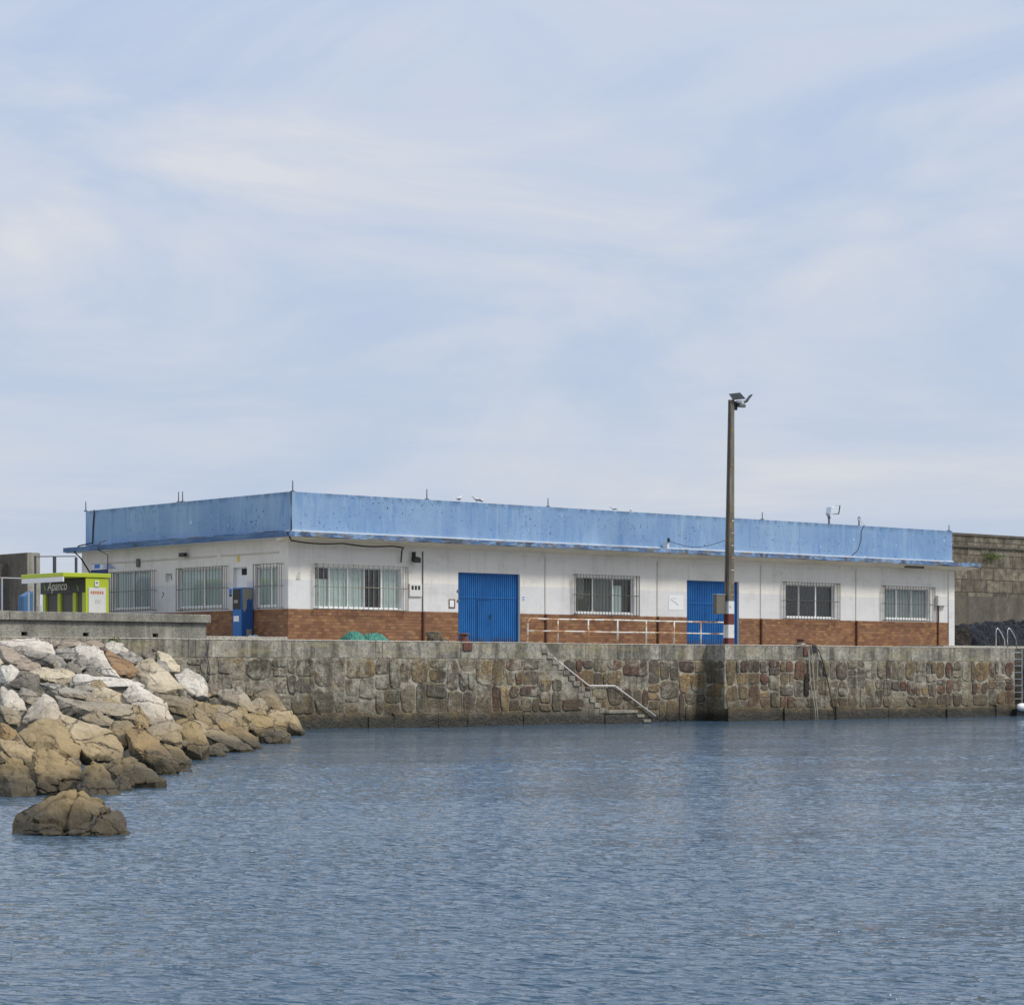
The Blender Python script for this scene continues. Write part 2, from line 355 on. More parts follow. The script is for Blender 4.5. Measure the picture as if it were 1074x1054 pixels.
M = dict(
    parapet=m_parapet(), band=m_band(), wall=m_whitewall(), brick=m_brick(), rubble=m_rubble(), footing=m_rubble('footing_block_stone', True),
    soffit=painted('cream_soffit_paint', (.62, .58, .49), .85, .12, .3, .6),
    ledge=painted('pale_drip_ledge', (.60, .63, .65), .8, .12, .5),
    coping=concrete('quay_coping_concrete', (.52, .475, .38), .48, 4.1, .4, .8, .3, .04, 7),
    copetop=concrete('sunlit_coping_edge', (.55, .51, .43), .75, 0, .1, .1),  # light caught by the capping's top edge, put into a paler colour
    grey=concrete('parapet_concrete', (.41, .39, .32), .62, 0, .2, .45, 0, .03, 22),
    apron=concrete('apron_concrete', (.46, .43, .36), .75, 0, .08, .1),
    dark_grey=concrete('dark_breakwater_concrete', (.17, .15, .12), .5, 0, .2, .6),
    steps=concrete('step_concrete', (.42, .385, .30), .45, 0, .35, .6),
    blocks=m_blockwall(),
    roof=painted('roof_felt', (.3, .3, .3)),
    white=painted('white_window_frame', (.76, .76, .74), .5, .05, .1),
    sill=painted('white_reveal', (.68, .68, .66), .7, .08, .2),
    bars=rusty('grille_steel', (.10, .10, .085), .35, (.12, .07, .04)),
    barsm=rusty('brown_grille_steel', (.17, .16, .13), .3, (.12, .07, .04)),
    barsl=rusty('light_grille_steel', (.25, .245, .215), .35, (.15, .09, .05)),
    curtain=painted('curtain_cloth', (.50, .545, .52), .9, .08, .0),
    curtain_d=painted('grey_blind', (.26, .28, .28), .9, .1, .0),
    dim=painted('shaded_blind', (.10, .105, .10), .9, .1, .0),
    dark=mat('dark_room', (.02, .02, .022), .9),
    black=mat('black_plastic', (.018, .018, .02), .5),
    cable=mat('black_cable', (.03, .03, .03), .6),
    wire=mat('grey_cable', (.12, .12, .12), .6),
    pipe_br=painted('brown_downpipe', (.12, .045, .02), .55),
    pipe_wh=painted('cream_downpipe', (.52, .49, .42), .6),
    box=painted('grey_white_box', (.62, .62, .58), .5, .06, .15),
    box_br=painted('brown_grey_box', (.16, .145, .11), .6, .1, .2),
    paper=mat('white_paper', (.74, .74, .74), .7),
    steel=rusty('galvanised_steel', (.42, .43, .42), .1),
    chrome=mat('stainless_tube', (.75, .75, .74), .25, 1),
    rail=rusty('peeling_white_rail', (.72, .68, .60), .45, (.36, .19, .09)),
    whiterail=rusty('white_handrail_paint', (.75, .75, .72), .12),
    rust=rusty('rusty_iron', (.13, .05, .035), .9, (.10, .038, .026)),
    rope=painted('weathered_rope', (.42, .38, .29), .9), rope_d=painted('dark_rope', (.06, .055, .05), .9),
    lime=painted('lime_green_panel', (.42, .50, .03), .45, .06, .1),
    charcoal=painted('charcoal_shutter', (.085, .08, .075), .6, .15, .2), signblack=mat('sign_black', (.028, .030, .028), .5),
    awning=mat('white_awning', (.72, .72, .72), .7), green=mat('leaf_green', (.16, .33, .07), .6),
    redtext=mat('rust_red_lettering', (.5, .16, .07), .6), faint=mat('faint_grey_print', (.45, .47, .47), .7),
    cabinet=painted('bright_blue_cabinet', (.015, .12, .36), .45, .1, .1), cabinet_d=painted('blue_cabinet_front', (.010, .075, .25), .5, .1, .1),
    peel=painted('bare_grey_primer', (.26, .25, .21), .8, .15, .2),
    navy=mat('navy_cloth', (.02, .04, .16), .7), skyblue=mat('blue_tarp', (.05, .15, .30), .6),
    fence=mat('dark_fence_steel', (.05, .055, .06), .5),
    glassbox=mat('white_floodlight_housing', (.62, .68, .72), .35), gull=mat('gull_plumage', (.62, .62, .60), .8), gull_d=mat('gull_wing', (.16, .15, .14), .8),
    blackpaint=mat('black_marking', (.03, .03, .03), .6), yellow=mat('yellow_sign', (.62, .5, .12), .6),
    blue_mark=mat('blue_marking', (.05, .2, .6), .6), weed=painted('green_weed', (.12, .17, .03), .9, .3),
)
def m_door():
    m = mat('blue_painted_door', (.012, .17, .47), .45); q = NB(m)
    n = q.noise(q.map((1, 1, .6)), 1.4, 5, .6)
    c = q.mix(q.ramp(n, [(.3, 0.), (.7, 1.)]), (.005, .09, .29), (.012, .14, .40))
    sc = q.noise(q.map((3, 3, .5)), 1.2, 6, .7); c = q.mix(q.math('MULTIPLY', q.ramp(sc, [(.55, 0.), (.75, 1.)]), .4), c, (.05, .20, .42))
    z = q.xyz()[2]; lowm = q.math('SUBTRACT', 1.0, q.math('MULTIPLY', q.math('SUBTRACT', z, 3.25), 3.0, clamp=True), clamp=True)
    c = q.mix(q.math('MULTIPLY', lowm, q.ramp(q.noise(q.pos, 5, 5, .7), [(.42, 0.), (.58, 1.)])), c, (.07, .045, .03))
    q.col(c)
    return m
M['door'] = m_door()
def m_glass():
    m = bpy.data.materials.new('window_glass'); m.use_nodes = True
    n = m.node_tree.nodes; l = m.node_tree.links; n.clear()
    o = n.new('ShaderNodeOutputMaterial'); mi = n.new('ShaderNodeMixShader'); t = n.new('ShaderNodeBsdfTransparent'); g = n.new('ShaderNodeBsdfGlossy')
    t.inputs[0].default_value = (.93, .96, .95, 1); g.inputs['Roughness'].default_value = .03; g.inputs[0].default_value = (.9, .9, .9, 1)
    lw = n.new('ShaderNodeLayerWeight'); lw.inputs[0].default_value = .5
    p5 = n.new('ShaderNodeMath'); p5.operation = 'POWER'; p5.inputs[1].default_value = 4; l.new(lw.outputs['Facing'], p5.inputs[0])
    fr = n.new('ShaderNodeMath'); fr.operation = 'MULTIPLY_ADD'; fr.inputs[1].default_value = .9; fr.inputs[2].default_value = .05; l.new(p5.outputs[0], fr.inputs[0])
    l.new(fr.outputs[0], mi.inputs[0]); l.new(t.outputs[0], mi.inputs[1]); l.new(g.outputs[0], mi.inputs[2]); l.new(mi.outputs[0], o.inputs[0])
    return m
M['glass'] = m_glass()
def m_net(name, c, c2):
    m = mat(name, c, .9); q = NB(m)
    v = q.voro(q.pos, 9, 'DISTANCE_TO_EDGE'); n = q.noise(q.pos, 3, 6, .7)
    q.col(q.mix(q.ramp(n, [(.35, 0.), (.65, 1.)]), c, c2)); q.bump(q.math('ADD', n, q.math('MULTIPLY', v.outputs[0], 2.0)), .08)
    return m
M['core'] = concrete('gap_shade_rubble', (.05, .042, .03), .5, 0, .2, .5)  # core coloured near black for the shade in gaps between boulders
M['netblack'] = m_net('black_netting', (.012, .013, .018), (.035, .04, .055))
M['netbrown'] = m_net('dark_brown_netting', (.02, .017, .013), (.07, .055, .04))
M['netgreen'] = m_net('green_netting', (.05, .22, .17), (.12, .36, .27))
M['netcoil'] = m_net('brown_rope_heap', (.10, .085, .05), (.24, .21, .15))
def m_pole():
    m = mat('aged_concrete_pole', (.17, .145, .11), .92); q = NB(m)
    n = q.noise(q.map((3, 3, .5)), 1.2, 6, .7); z = q.xyz()[2]
    c = q.mix(q.ramp(n, [(.35, 0.), (.65, 1.)]), (.115, .095, .065), (.25, .22, .17))
    li = q.noise(q.pos, 3.2, 5, .7)
    c = q.mix(q.ramp(li, [(.58, 0.), (.66, .8)]), c, (.27, .19, .07))
    d = q.noise(q.map((1, 1, .4)), .9, 4, .6)
    c = q.mix(q.math('MULTIPLY', q.ramp(d, [(.45, 0.), (.65, 1.)]), .55), c, (.05, .045, .035))
    # painted warning bands at the foot
    ch = q.ramp(q.noise(q.pos, 6, 5, .7), [(.60, 0.), (.64, 1.)])
    for z0, z1, cc in ((3.1, 3.50, (.15, .045, .035)), (3.50, 4.06, (.68, .67, .63)), (4.06, 4.52, (.15, .045, .035)), (4.52, 5.05, (.70, .69, .66))):
        inb = q.math('MULTIPLY', q.math('GREATER_THAN', z, z0), q.math('LESS_THAN', z, z1))
        c = q.mix(inb, c, q.mix(q.math('MULTIPLY', ch, .8), cc, (.22, .18, .13)))
    q.col(c); q.bump(n, .02)
    return m
M['pole'] = m_pole()
TONES = {
    'white': m_rock('pale_granite', (.72, .66, .56), (.56, .50, .41), .18),
    'cream': m_rock('cream_granite', (.62, .53, .375), (.47, .39, .265), .3),
    'grey': m_rock('grey_granite', (.27, .245, .20), (.40, .365, .30), .12),
    'dark': m_rock('dark_granite', (.15, .13, .10), (.24, .21, .16), .08),
    'tan': m_rock('tan_granite', (.43, .34, .20), (.33, .255, .15), .25),
    'orange': m_rock('rust_stained_granite', (.36, .22, .11), (.24, .155, .085), .55),
    'olive': m_rock('olive_stained_granite', (.26, .205, .10), (.35, .28, .155), .12),
    'pink': m_rock('pinkish_granite', (.43, .35, .265), (.33, .27, .205), .2),
    'wet': m_rock('sea_worn_rock', (.20, .15, .08), (.28, .225, .135), .15),
}

# ------------------------------------------------------------------ mesh helpers
def wloc(o):
    v = Vector(o.location)
    return v + (wloc(o.parent) if o.parent else Vector((0, 0, 0)))
def tag(o, label=None, cat=None, group=None, kind=None):
    if label: o['label'] = label
    if cat: o['category'] = cat
    if group: o['group'] = group
    if kind: o['kind'] = kind
    return o
class MB:
    def __init__(s): s.bm = bmesh.new()
    def quad(s, *pts):
        return s.bm.faces.new([s.bm.verts.new(p) for p in pts])
    def box(s, x0, x1, y0, y1, z0, z1):
        x0, x1 = sorted((x0, x1)); y0, y1 = sorted((y0, y1)); z0, z1 = sorted((z0, z1))
        v = [s.bm.verts.new((x, y, z)) for z in (z0, z1) for y in (y0, y1) for x in (x0, x1)]
        for f in ((0, 2, 3, 1), (4, 5, 7, 6), (0, 1, 5, 4), (2, 6, 7, 3), (0, 4, 6, 2), (1, 3, 7, 5)):
            s.bm.faces.new([v[i] for i in f])
        return v
    def prism(s, poly, axis, a, b):
        """poly: (u,v) points; axis 'x' -> (y,z), 'y' -> (x,z), 'z' -> (x,y)"""
        def p(u, v, c): return {'x': (c, u, v), 'y': (u, c, v), 'z': (u, v, c)}[axis]
        A = [s.bm.verts.new(p(u, v, a)) for u, v in poly]; B = [s.bm.verts.new(p(u, v, b)) for u, v in poly]
        n = len(poly); s.bm.faces.new(A); s.bm.faces.new(B[::-1])
        for i in range(n): s.bm.faces.new([A[i], B[i], B[(i + 1) % n], A[(i + 1) % n]])
    def cyl(s, p0, p1, r0, r1=None, n=8, cap=True):
        r1 = r0 if r1 is None else r1
        p0, p1 = Vector(p0), Vector(p1); d = (p1 - p0).normalized()
        a = d.orthogonal().normalized(); b = d.cross(a)
        A = [s.bm.verts.new(p0 + (a * math.cos(i * math.tau / n) + b * math.sin(i * math.tau / n)) * r0) for i in range(n)]
        B = [s.bm.verts.new(p1 + (a * math.cos(i * math.tau / n) + b * math.sin(i * math.tau / n)) * r1) for i in range(n)]
        for i in range(n): s.bm.faces.new([A[i], A[(i + 1) % n], B[(i + 1) % n], B[i]])
        if cap: s.bm.faces.new(A[::-1]); s.bm.faces.new(B)
    def tube(s, pts, r, n=6):
        pts = [Vector(p) for p in pts]; rings = []
        for i, p in enumerate(pts):
            d = (pts[min(i + 1, len(pts) - 1)] - pts[max(i - 1, 0)]).normalized()
            up = Vector((0, 0, 1)) if abs(d.z) < .9 else Vector((0, 1, 0))
            a = d.cross(up).normalized(); b = d.cross(a)
            rings.append([s.bm.verts.new(p + (a * math.cos(j * math.tau / n) + b * math.sin(j * math.tau / n)) * r) for j in range(n)])
        for A, B in zip(rings, rings[1:]):
            for j in range(n): s.bm.faces.new([A[j], A[(j + 1) % n], B[(j + 1) % n], B[j]])
        s.bm.faces.new(rings[0][::-1]); s.bm.faces.new(rings[-1])
    def bevel(s, w, seg=1):
        bmesh.ops.remove_doubles(s.bm, verts=s.bm.verts, dist=1e-5)
        es = [e for e in s.bm.edges if len(e.link_faces) == 2 and e.calc_face_angle(0) > .5]
        bmesh.ops.bevel(s.bm, geom=es, offset=w, segments=seg, affect='EDGES', profile=.6, clamp_overlap=True); return s
    def build(s, name, m, parent=None, smooth=False, loc=None):
        bmesh.ops.recalc_face_normals(s.bm, faces=s.bm.faces)
        vs = s.bm.verts
        if parent: base = wloc(parent)
        elif loc is not None: base = Vector(loc)
        else:
            xs = [v.co.x for v in vs]; ys = [v.co.y for v in vs]; zs = [v.co.z for v in vs]
            base = Vector(((min(xs) + max(xs)) / 2, (min(ys) + max(ys)) / 2, min(zs)))
        bmesh.ops.translate(s.bm, verts=vs, vec=-base)
        me = bpy.data.meshes.new(name); s.bm.to_mesh(me); s.bm.free()
        me.materials.append(m)
        if smooth:
            for p in me.polygons: p.use_smooth = True
        o = bpy.data.objects.new(name, me); COL.objects.link(o)
        if parent: o.parent = parent
        else: o.location = base
        return o
def thing(name, loc, label, cat, group=None):
    o = bpy.data.objects.new(name, None); COL.objects.link(o); o.location = loc; o.empty_display_size = .3
    return tag(o, label, cat, group)
def text_mesh(txt, size, mat_, parent, origin, xdir, name='lettering', shear=0, stretch=1.0):
    cu = bpy.data.curves.new('t', 'FONT'); cu.body = txt; cu.size = size; cu.extrude = .006; cu.shear = shear
    ob = bpy.data.objects.new('t', cu); COL.objects.link(ob); bpy.context.view_layer.update()
    me = bpy.data.meshes.new_from_object(ob.evaluated_get(bpy.context.evaluated_depsgraph_get()))
    COL.objects.unlink(ob); bpy.data.objects.remove(ob)
    X = Vector(xdir); Z = Vector((0, 0, 1)); Y = X.cross(Z)
    base = wloc(parent)
    for v in me.vertices:
        v.co = Vector(origin) + X * v.co.x * stretch + Z * v.co.y + Y * v.co.z - base
    me.materials.clear(); me.materials.append(mat_); me.name = name
    o = bpy.data.objects.new(name, me); COL.objects.link(o); o.parent = parent
    return o

# ------------------------------------------------------------------ the setting: water, quay deck, seabed bank
import numpy as np
def build_water():
    """one sheet out to the horizon; real ripples, finest in the harbour basin"""
    rg = np.random.default_rng(5)
    core = np.linspace(-15.5, 15.5, 860)
    side = 15.5 + np.cumsum(np.geomspace(.05, 14, 38)); side = side[side < 172]
    ang = np.radians(np.concatenate([-side[::-1], core, side]))
    rr = [4.0]
    while rr[-1] < 128: rr.append(rr[-1] * (1 + (.0015 if rr[-1] > 13 else .01)))
    while rr[-1] < 5500: rr.append(rr[-1] * 1.08)
    rr = np.array(rr); A, Rr = np.meshgrid(ang, rr)
    base = math.pi / 2 - YAW
    X = (CAM.x + Rr * np.cos(base - A)).astype(np.float64); Y = (CAM.y + Rr * np.sin(base - A)).astype(np.float64)
    da = np.gradient(ang)[None, :] * Rr; dr = np.gradient(rr)[:, None] * np.ones_like(A); sp = np.maximum(da, dr)
    # gusts
    g = np.zeros_like(X)
    for _ in range(14):
        th = rg.uniform(0, math.tau); L_ = rg.uniform(7, 45); g += np.sin((X * math.cos(th) + Y * math.sin(th)) * math.tau / L_ + rg.uniform(0, 6.3))
    g = np.clip(.85 + .13 * g, .35, 1.5)
    H = np.zeros_like(X); n = 120
    wind = base + math.radians(12)
    for i in range(n):
        L_ = .085 * (1.3 / .085) ** ((i + rg.uniform(0, 1)) / n); th = wind + rg.normal(0, .38)
        slope = .023 * min(1.0, (.20 / L_) ** 1.1); amp = slope * L_ / math.tau
        kx, ky = math.cos(th) * math.tau / L_, math.sin(th) * math.tau / L_
        fade = np.clip((L_ / sp - 2.2) / 2.0, 0, 1)
        ph = kx * X + ky * Y + rg.uniform(0, 6.3) + .8 * np.sin((X * ky - Y * kx) * .13 + i)
        sn = np.sin(ph); H += amp * fade * (sn + .28 * np.cos(2 * ph))
    H *= g
    for L_, am in ((7., .010), (3.3, .006), (11., .016)):
        th = wind + rg.normal(0, .3); H += am * np.clip((L_ / sp - 2.5) / 2.5, 0, 1) * np.sin((X * math.cos(th) + Y * math.sin(th)) * math.tau / L_)
    nr, nc = X.shape; co = np.stack([X, Y, H], -1).astype(np.float32).reshape(-1)
    idx = np.arange(nr * nc).reshape(nr, nc)
    q = np.stack([idx[:-1, :-1], idx[1:, :-1], idx[1:, 1:], idx[:-1, 1:]], -1).reshape(-1, 4)
    me = bpy.data.meshes.new('water'); me.vertices.add(nr * nc); me.vertices.foreach_set('co', co)
    me.loops.add(q.size); me.loops.foreach_set('vertex_index', q.reshape(-1).astype(np.int32))
    me.polygons.add(len(q)); me.polygons.foreach_set('loop_start', (np.arange(len(q)) * 4).astype(np.int32))
    me.polygons.foreach_set('loop_total', np.full(len(q), 4, dtype=np.int32))
    me.polygons.foreach_set('use_smooth', np.ones(len(q), dtype=bool)); me.update(calc_edges=True)
    if me.polygons[0].normal.z < 0: me.flip_normals()
    me.materials.append(m_water()); o = bpy.data.objects.new('water', me); COL.objects.link(o); return o
tag(build_water(), kind='structure')
QZ = 3.2                                    # quay level above the water
S_ST0 = F(568, 682, 0)[0]                   # head of the stairs
S_ST1 = F(760, 700, 0)[0]                   # end of the stair recess
S_END = F(1064, 700, 0)[0]; S_N1 = S_END + .95
REC = 1.1
mb = MB()
mb.box(-90, 120, 2.99, 150, -.6, QZ)
tag(mb.build('quay_ground', M['apron']), kind='structure')

CO = .62                                    # depth of the concrete capping
qw = thing('quay_wall', (10, 0, 0), 'long rubble stone quay wall with grey concrete capping above the water', 'wall')
mb = MB()
mb.box(-90, S_ST0, 0, 3, -1, QZ - CO); mb.box(S_ST0, S_ST1, REC, 3, -1, QZ - CO); mb.box(S_ST1, S_END, 0, 3, -1, QZ - CO)
mb.box(S_END, S_N1, 1.0, 3, -1, QZ - CO); mb.box(S_N1, 120, 0, 3, -1, QZ - CO)
def masonry(mb):
    lay = mb.bm.verts.layers.float_color.new('stone')
    for v in mb.bm.verts: v[lay] = (0, 0, 0, 1)
    rs = random.Random(21)
    WARM = [(.085, .066, .05), (.135, .11, .078), (.095, .085, .068), (.125, .07, .045), (.21, .15, .08), (.12, .10, .08), (.08, .055, .045), (.20, .18, .13), (.10, .052, .04), (.16, .12, .07)]
    COOL = [(.09, .08, .06), (.125, .11, .08), (.10, .09, .072), (.145, .125, .09), (.16, .12, .07), (.11, .085, .06)]
    def split(a, b, c, d, out, big):
        w_, h_ = b - a, d - c; lim = rs.uniform(.12, .75) * big
        if w_ * h_ < lim and w_ < 1.5 and h_ < 1.25 or (w_ < .35 or h_ < .3): out.append((a, b, c, d)); return
        if w_ > h_ * rs.uniform(.75, 1.3): m_ = a + w_ * rs.uniform(.32, .68); split(a, m_, c, d, out, big); split(m_, b, c, d, out, big)
        else: m_ = c + h_ * rs.uniform(.35, .65); split(a, b, c, m_, out, big); split(a, b, m_, d, out, big)
    def field(s0, s1, t, z0, z1, ok=None, side=False):
        cells = []; x = s0
        while x < s1 - .1:
            L_ = min(rs.uniform(2.2, 3.6), s1 - x); L_ = s1 - x if s1 - x - L_ < 1 else L_
            split(x, x + L_, z0, z1, cells, 2.3 if x < 8 else 1.5); x += L_
        for a, b, c, d in cells:
            cx, cz = (a + b) / 2, (c + d) / 2
            if ok and not all(ok(u, v) for u in (a, b) for v in (c, d)): continue
            if rs.random() < (.10 if cx < 6 else .03): continue
            g = rs.uniform(.005, .022) if cx < 10 else rs.uniform(.008, .035)
            hx, hz = (b - a) / 2 - g, (d - c) / 2 - g
            if hx < .07 or hz < .07: continue
            n_ = 18; e = rs.uniform(2.4, 9); ph = rs.uniform(0, 6.3); amp = rs.uniform(.02, .07); sh = rs.uniform(-.3, .3); tp = rs.uniform(-.35, .35)
            pts = []
            for i in range(n_):
                th = i * math.tau / n_; cs, sn = math.cos(th), math.sin(th)
                rad = (abs(cs) ** e + abs(sn) ** e) ** (-1 / e) * (1 + amp * math.sin(2 * th + ph) + amp * .8 * math.sin(3 * th + ph * 2) + amp * .5 * math.sin(7 * th + ph) + rs.uniform(-.05, .05))
                u, v = cs * rad, sn * rad; u = u * (1 - tp * v * .5) + sh * v * .3
                pts.append((max(-1.12, min(1.12, u)) * hx, max(-1.12, min(1.12, v)) * hz))
            colr = rs.choice(WARM if cx > rs.uniform(2, 14) else COOL); k_ = rs.uniform(.8, 1.25); colr = tuple(v * k_ for v in colr) + (1,)
            pr = rs.uniform(.02, .055); rings = []
            for f, dd in ((1.0, .0), (.97, -pr * .6), (.88, -pr * .95), (.5, -pr * 1.1)):
                row = []
                for u, v in pts:
                    dp_ = t + .004 + dd + rs.uniform(-.006, .006) * (f < .95)
                    vv = mb.bm.verts.new((dp_, cx + u * f, cz + v * f) if side else (cx + u * f, dp_, cz + v * f)); vv[lay] = colr; row.append(vv)
                rings.append(row)
            for A, B in zip(rings, rings[1:]):
                for i in range(n_): mb.bm.faces.new([A[i], A[(i + 1) % n_], B[(i + 1) % n_], B[i]])
            mb.bm.faces.new(rings[-1])
    sa_, za_ = F(634, 742.5, 0)
    def under(u, v):
        if u < S_ST0 - .1: return True
        return v < QZ - (u - S_ST0) * (QZ - za_) / (sa_ - S_ST0) - .45
    zt_ = QZ - CO - .02
    field(-14, S_ST0 + 3.4, 0, .5, zt_, under)
    field(S_ST0 + .4, S_ST1 - .02, REC, .0, zt_); field(S_ST1 + .04, S_END - .05, 0, .5, zt_); field(S_N1 + .1, 75, 0, .5, zt_)
    field(.05, REC - .03, S_ST1, .0, zt_, None, True)      # return face of the recess
    return mb
masonry(mb).build('masonry', M['rubble'], qw)
def capping(s0, s1, t0, name='capping'):
    n = max(1, round((s1 - s0) / 4.1)); 
    mb = MB(); d = (s1 - s0) / n
    for i in range(n):
        o = random.uniform(-.012, .012)
        mb.box(s0 + i * d + .004, s0 + (i + 1) * d - .004, t0 - .012 + o * .5, 3.0, QZ - CO - .002, QZ - .035)
    mb.build(name, M['coping'], qw)
    mb = MB()
    for i in range(n):
        o = random.uniform(-.008, .008)
        mb.box(s0 + i * d + .004, s0 + (i + 1) * d - .004, t0 - .022 + o, 3.0, QZ - .035, QZ + .012 + o)
    mb.bevel(.02).build('capping_edge', M['copetop'], qw)
capping(-90, S_ST0, 0); capping(S_ST0 + .001, S_ST1, REC); capping(S_ST1 + .001, S_END, 0); capping(S_END + .001, S_N1, 1.0); capping(S_N1 + .001, 118, 0)
# rough footing course at the tide line
def footing(s0, s1, seed):
    mb = MB(); rnd = random.Random(seed); s = s0
    while s < s1 - .2:
        L_ = min(rnd.uniform(.9, 2.2), s1 - s); h = .50 + rnd.uniform(-.07, .07); d = rnd.uniform(.10, .24)
        vs = mb.box(s + .002, s + L_ - .002, -d, .05, -1, h)
        for v in vs:
            if v.co.z > 0: v.co.z += rnd.uniform(-.04, .04); v.co.y += rnd.uniform(-.02, .03) if v.co.y < 0 else 0
        s += L_
    mb.bevel(.02, 2).build('footing', M['footing'], qw)
footing(-30, S_ST0 - .3, 3); footing(S_ST1 + .02, S_END, 5); footing(S_N1 + .2, 100, 6)

# ------------------------------------------------------------------ stone stairs let into the quay
st = thing('stone_stairs', (S_ST0, .5, 0), 'narrow stone stairs let into the quay wall, descending rightwards to the water', 'stairs')
s_l0, z_l = F(634, 742.5, 0); s_l1 = F(668, 743, 0)[0]; s_b = F(684, 755, 0)[0]
mb = MB(); n = 12; ds = (s_l0 - S_ST0) / n; dz = (QZ - z_l) / (n + .0)
rr = random.Random(4)
body = MB()
for i in range(n):
    top = QZ - dz * (i + 1)
    a = S_ST0 + i * ds; b = a + ds
    j = rr.uniform(-.02, .02)
    mb.box(a + j, b + .05, -.035 + rr.uniform(-.02, .01), REC - .002, top - .2, top)
    body.box(a + .001, b, .0, REC - .004, -1, top - .202)
mb.box(s_l0 + .05, s_l1, -.05, REC - .002, z_l - dz - .0, z_l - .10)
body.box(s_l0 + .052, s_l1 - .05, -.0, REC - .004, -1, z_l - dz - .002)
for i in range(3):
    a = s_l1 + i * .36; top = z_l - .28 - i * .2
    mb.box(a, a + .40, -.04, REC - .002, top - .12, top)
    body.box(a - .05, a + .33, 0, REC - .004, -1, top - .122)
mb.bevel(.025, 2).build('step', M['steps'], st)
body.build('stair_body', M['rubble'], st)
hp = [F(571, 681.5, REC - .12), F(617.6, 719, REC - .12), F(644.7, 719, REC - .12), F(687.4, 750.6, REC - .12)]
mb = MB(); mb.tube([(a, REC - .12, b) for a, b in hp], .026, 8)
hr = mb.build('handrail', M['whiterail'], st, True)
for i in range(3):
    (a, b), (c, d) = hp[i], hp[i + 1]
    for f in (.15, .85):
        x_, z_ = a + (c - a) * f, b + (d - b) * f
        mb = MB(); mb.cyl((x_, REC - .12, z_), (x_, REC + .02, z_ - .06), .012, n=6); mb.build('bracket', M['whiterail'], hr)

# ------------------------------------------------------------------ sea wall parapet on the left, drainage holes, kerb
s_pe = F(219.5, 650, .05)[0]
zp_t = F(110, 642.3, .05)[1]
pw = thing('parapet_wall', (s_pe - 12, .3, QZ), 'low grey concrete parapet wall with overhanging coping above the boulder bank', 'wall')
zc = zp_t - .30
mb = MB()
holes = [F(25.5, 668, .06)[0], F(90, 668, .06)[0], F(163, 668, .06)[0], F(-45, 668, .06)[0]]
hs = sorted(holes); prev = s_pe - 40
zh0, zh1 = QZ + .05, QZ + .17
for h in hs:
    mb.box(prev, h - .11, .06, .42, zh0, zh1); prev = h + .11
mb.box(prev, s_pe - .12, .06, .42, zh0, zh1)
mb.box(s_pe - 40, s_pe - .12, .06, .42, zh1 + .001, zc)
mb.box(s_pe - 40, s_pe - .12, .06, .42, QZ + .013, zh0 - .001)
mb.build('wall_body', M['grey'], pw)
mb = MB(); x = s_pe - 40
mb.box(x, F(9, 650, 0)[0], -.06, .54, zc + .001, zp_t); mb.box(F(9, 650, 0)[0] + .012, s_pe, -.06, .54, zc + .001, zp_t - .01)
mb.bevel(.025, 2).build('coping', M['grey'], pw)
for h in hs:
    mb = MB(); mb.box(h - .11, h + .11, .30, .40, zh0, zh1); tag(mb.build('drain_hole', M['dark'], pw))

s_k = F(302, 670, 1.2)[0]
mb = MB(); mb.box(s_pe - 6, s_k, 1.2, 4.6, QZ + .004, QZ + .13); mb.bevel(.015)
tag(mb.build('apron_pavement', M['apron']), kind='structure')
s_r = F(960, 670, 2.4)[0]
mb = MB(); mb.box(s_r + 1.8, 110, 2.2, 7, QZ + .004, QZ + .12); mb.bevel(.015)
tag(mb.build('far_pavement', M['apron']), kind='structure')

# ------------------------------------------------------------------ the building
FT = 5.0
SL = F(302.3, 650, FT)[0]; SR = F(1000, 650, FT)[0]; TB = L(85.8, 600, SL)[0]
ZT = F(306, 515.5, FT)[1]; ZW = 7.03; ZS0 = 7.19; ZS1 = 7.38; ZB = F(302.3, 638.3, FT)[1]; BASE = QZ - .05
OV = .95
bd = thing('harbour_building', ((SL + SR) / 2, (FT + TB) / 2, QZ), 'long low white harbour building with blue parapet and brown tiled base on the quay', 'building')

def holes_wall(axis, c, a0, a1, z0, z1, holes, depth, m, name, parent, sgn=1, rm=None):
    """wall skin with real openings; holes: (a0,a1,z0,z1). depth = reveal depth into the building"""
    xs = sorted({a0, a1, *[h[0] for h in holes], *[h[1] for h in holes]}); zs = sorted({z0, z1, *[h[2] for h in holes], *[h[3] for h in holes]})
    mb = MB()
    def p(a, z, d=0): return (a, c + d, z) if axis == 'y' else (c + d, a, z)
    for i in range(len(xs) - 1):
        for j in range(len(zs) - 1):
            xm, zm = (xs[i] + xs[i + 1]) / 2, (zs[j] + zs[j + 1]) / 2
            if any(h[0] < xm < h[1] and h[2] < zm < h[3] for h in holes): continue
            mb.quad(p(xs[i], zs[j]), p(xs[i + 1], zs[j]), p(xs[i + 1], zs[j + 1]), p(xs[i], zs[j + 1]))
    revs = []
    for h in holes:
        a, b, e, f = h; rv = MB(); revs.append(rv)
        rv.quad(p(a, e), p(a, f), p(a, f, depth), p(a, e, depth)); rv.quad(p(b, e), p(b, f), p(b, f, depth), p(b, e, depth))
        rv.quad(p(a, f), p(b, f), p(b, f, depth), p(a, f, depth)); rv.quad(p(a, e), p(b, e), p(b, e, depth), p(a, e, depth))
    bmesh.ops.remove_doubles(mb.bm, verts=mb.bm.verts, dist=1e-5)
    o = mb.build(name, m, parent)
    for rv in revs: bmesh.ops.remove_doubles(rv.bm, verts=rv.bm.verts, dist=1e-5); rv.build('reveal', rm or M['sill'], o)
    return o

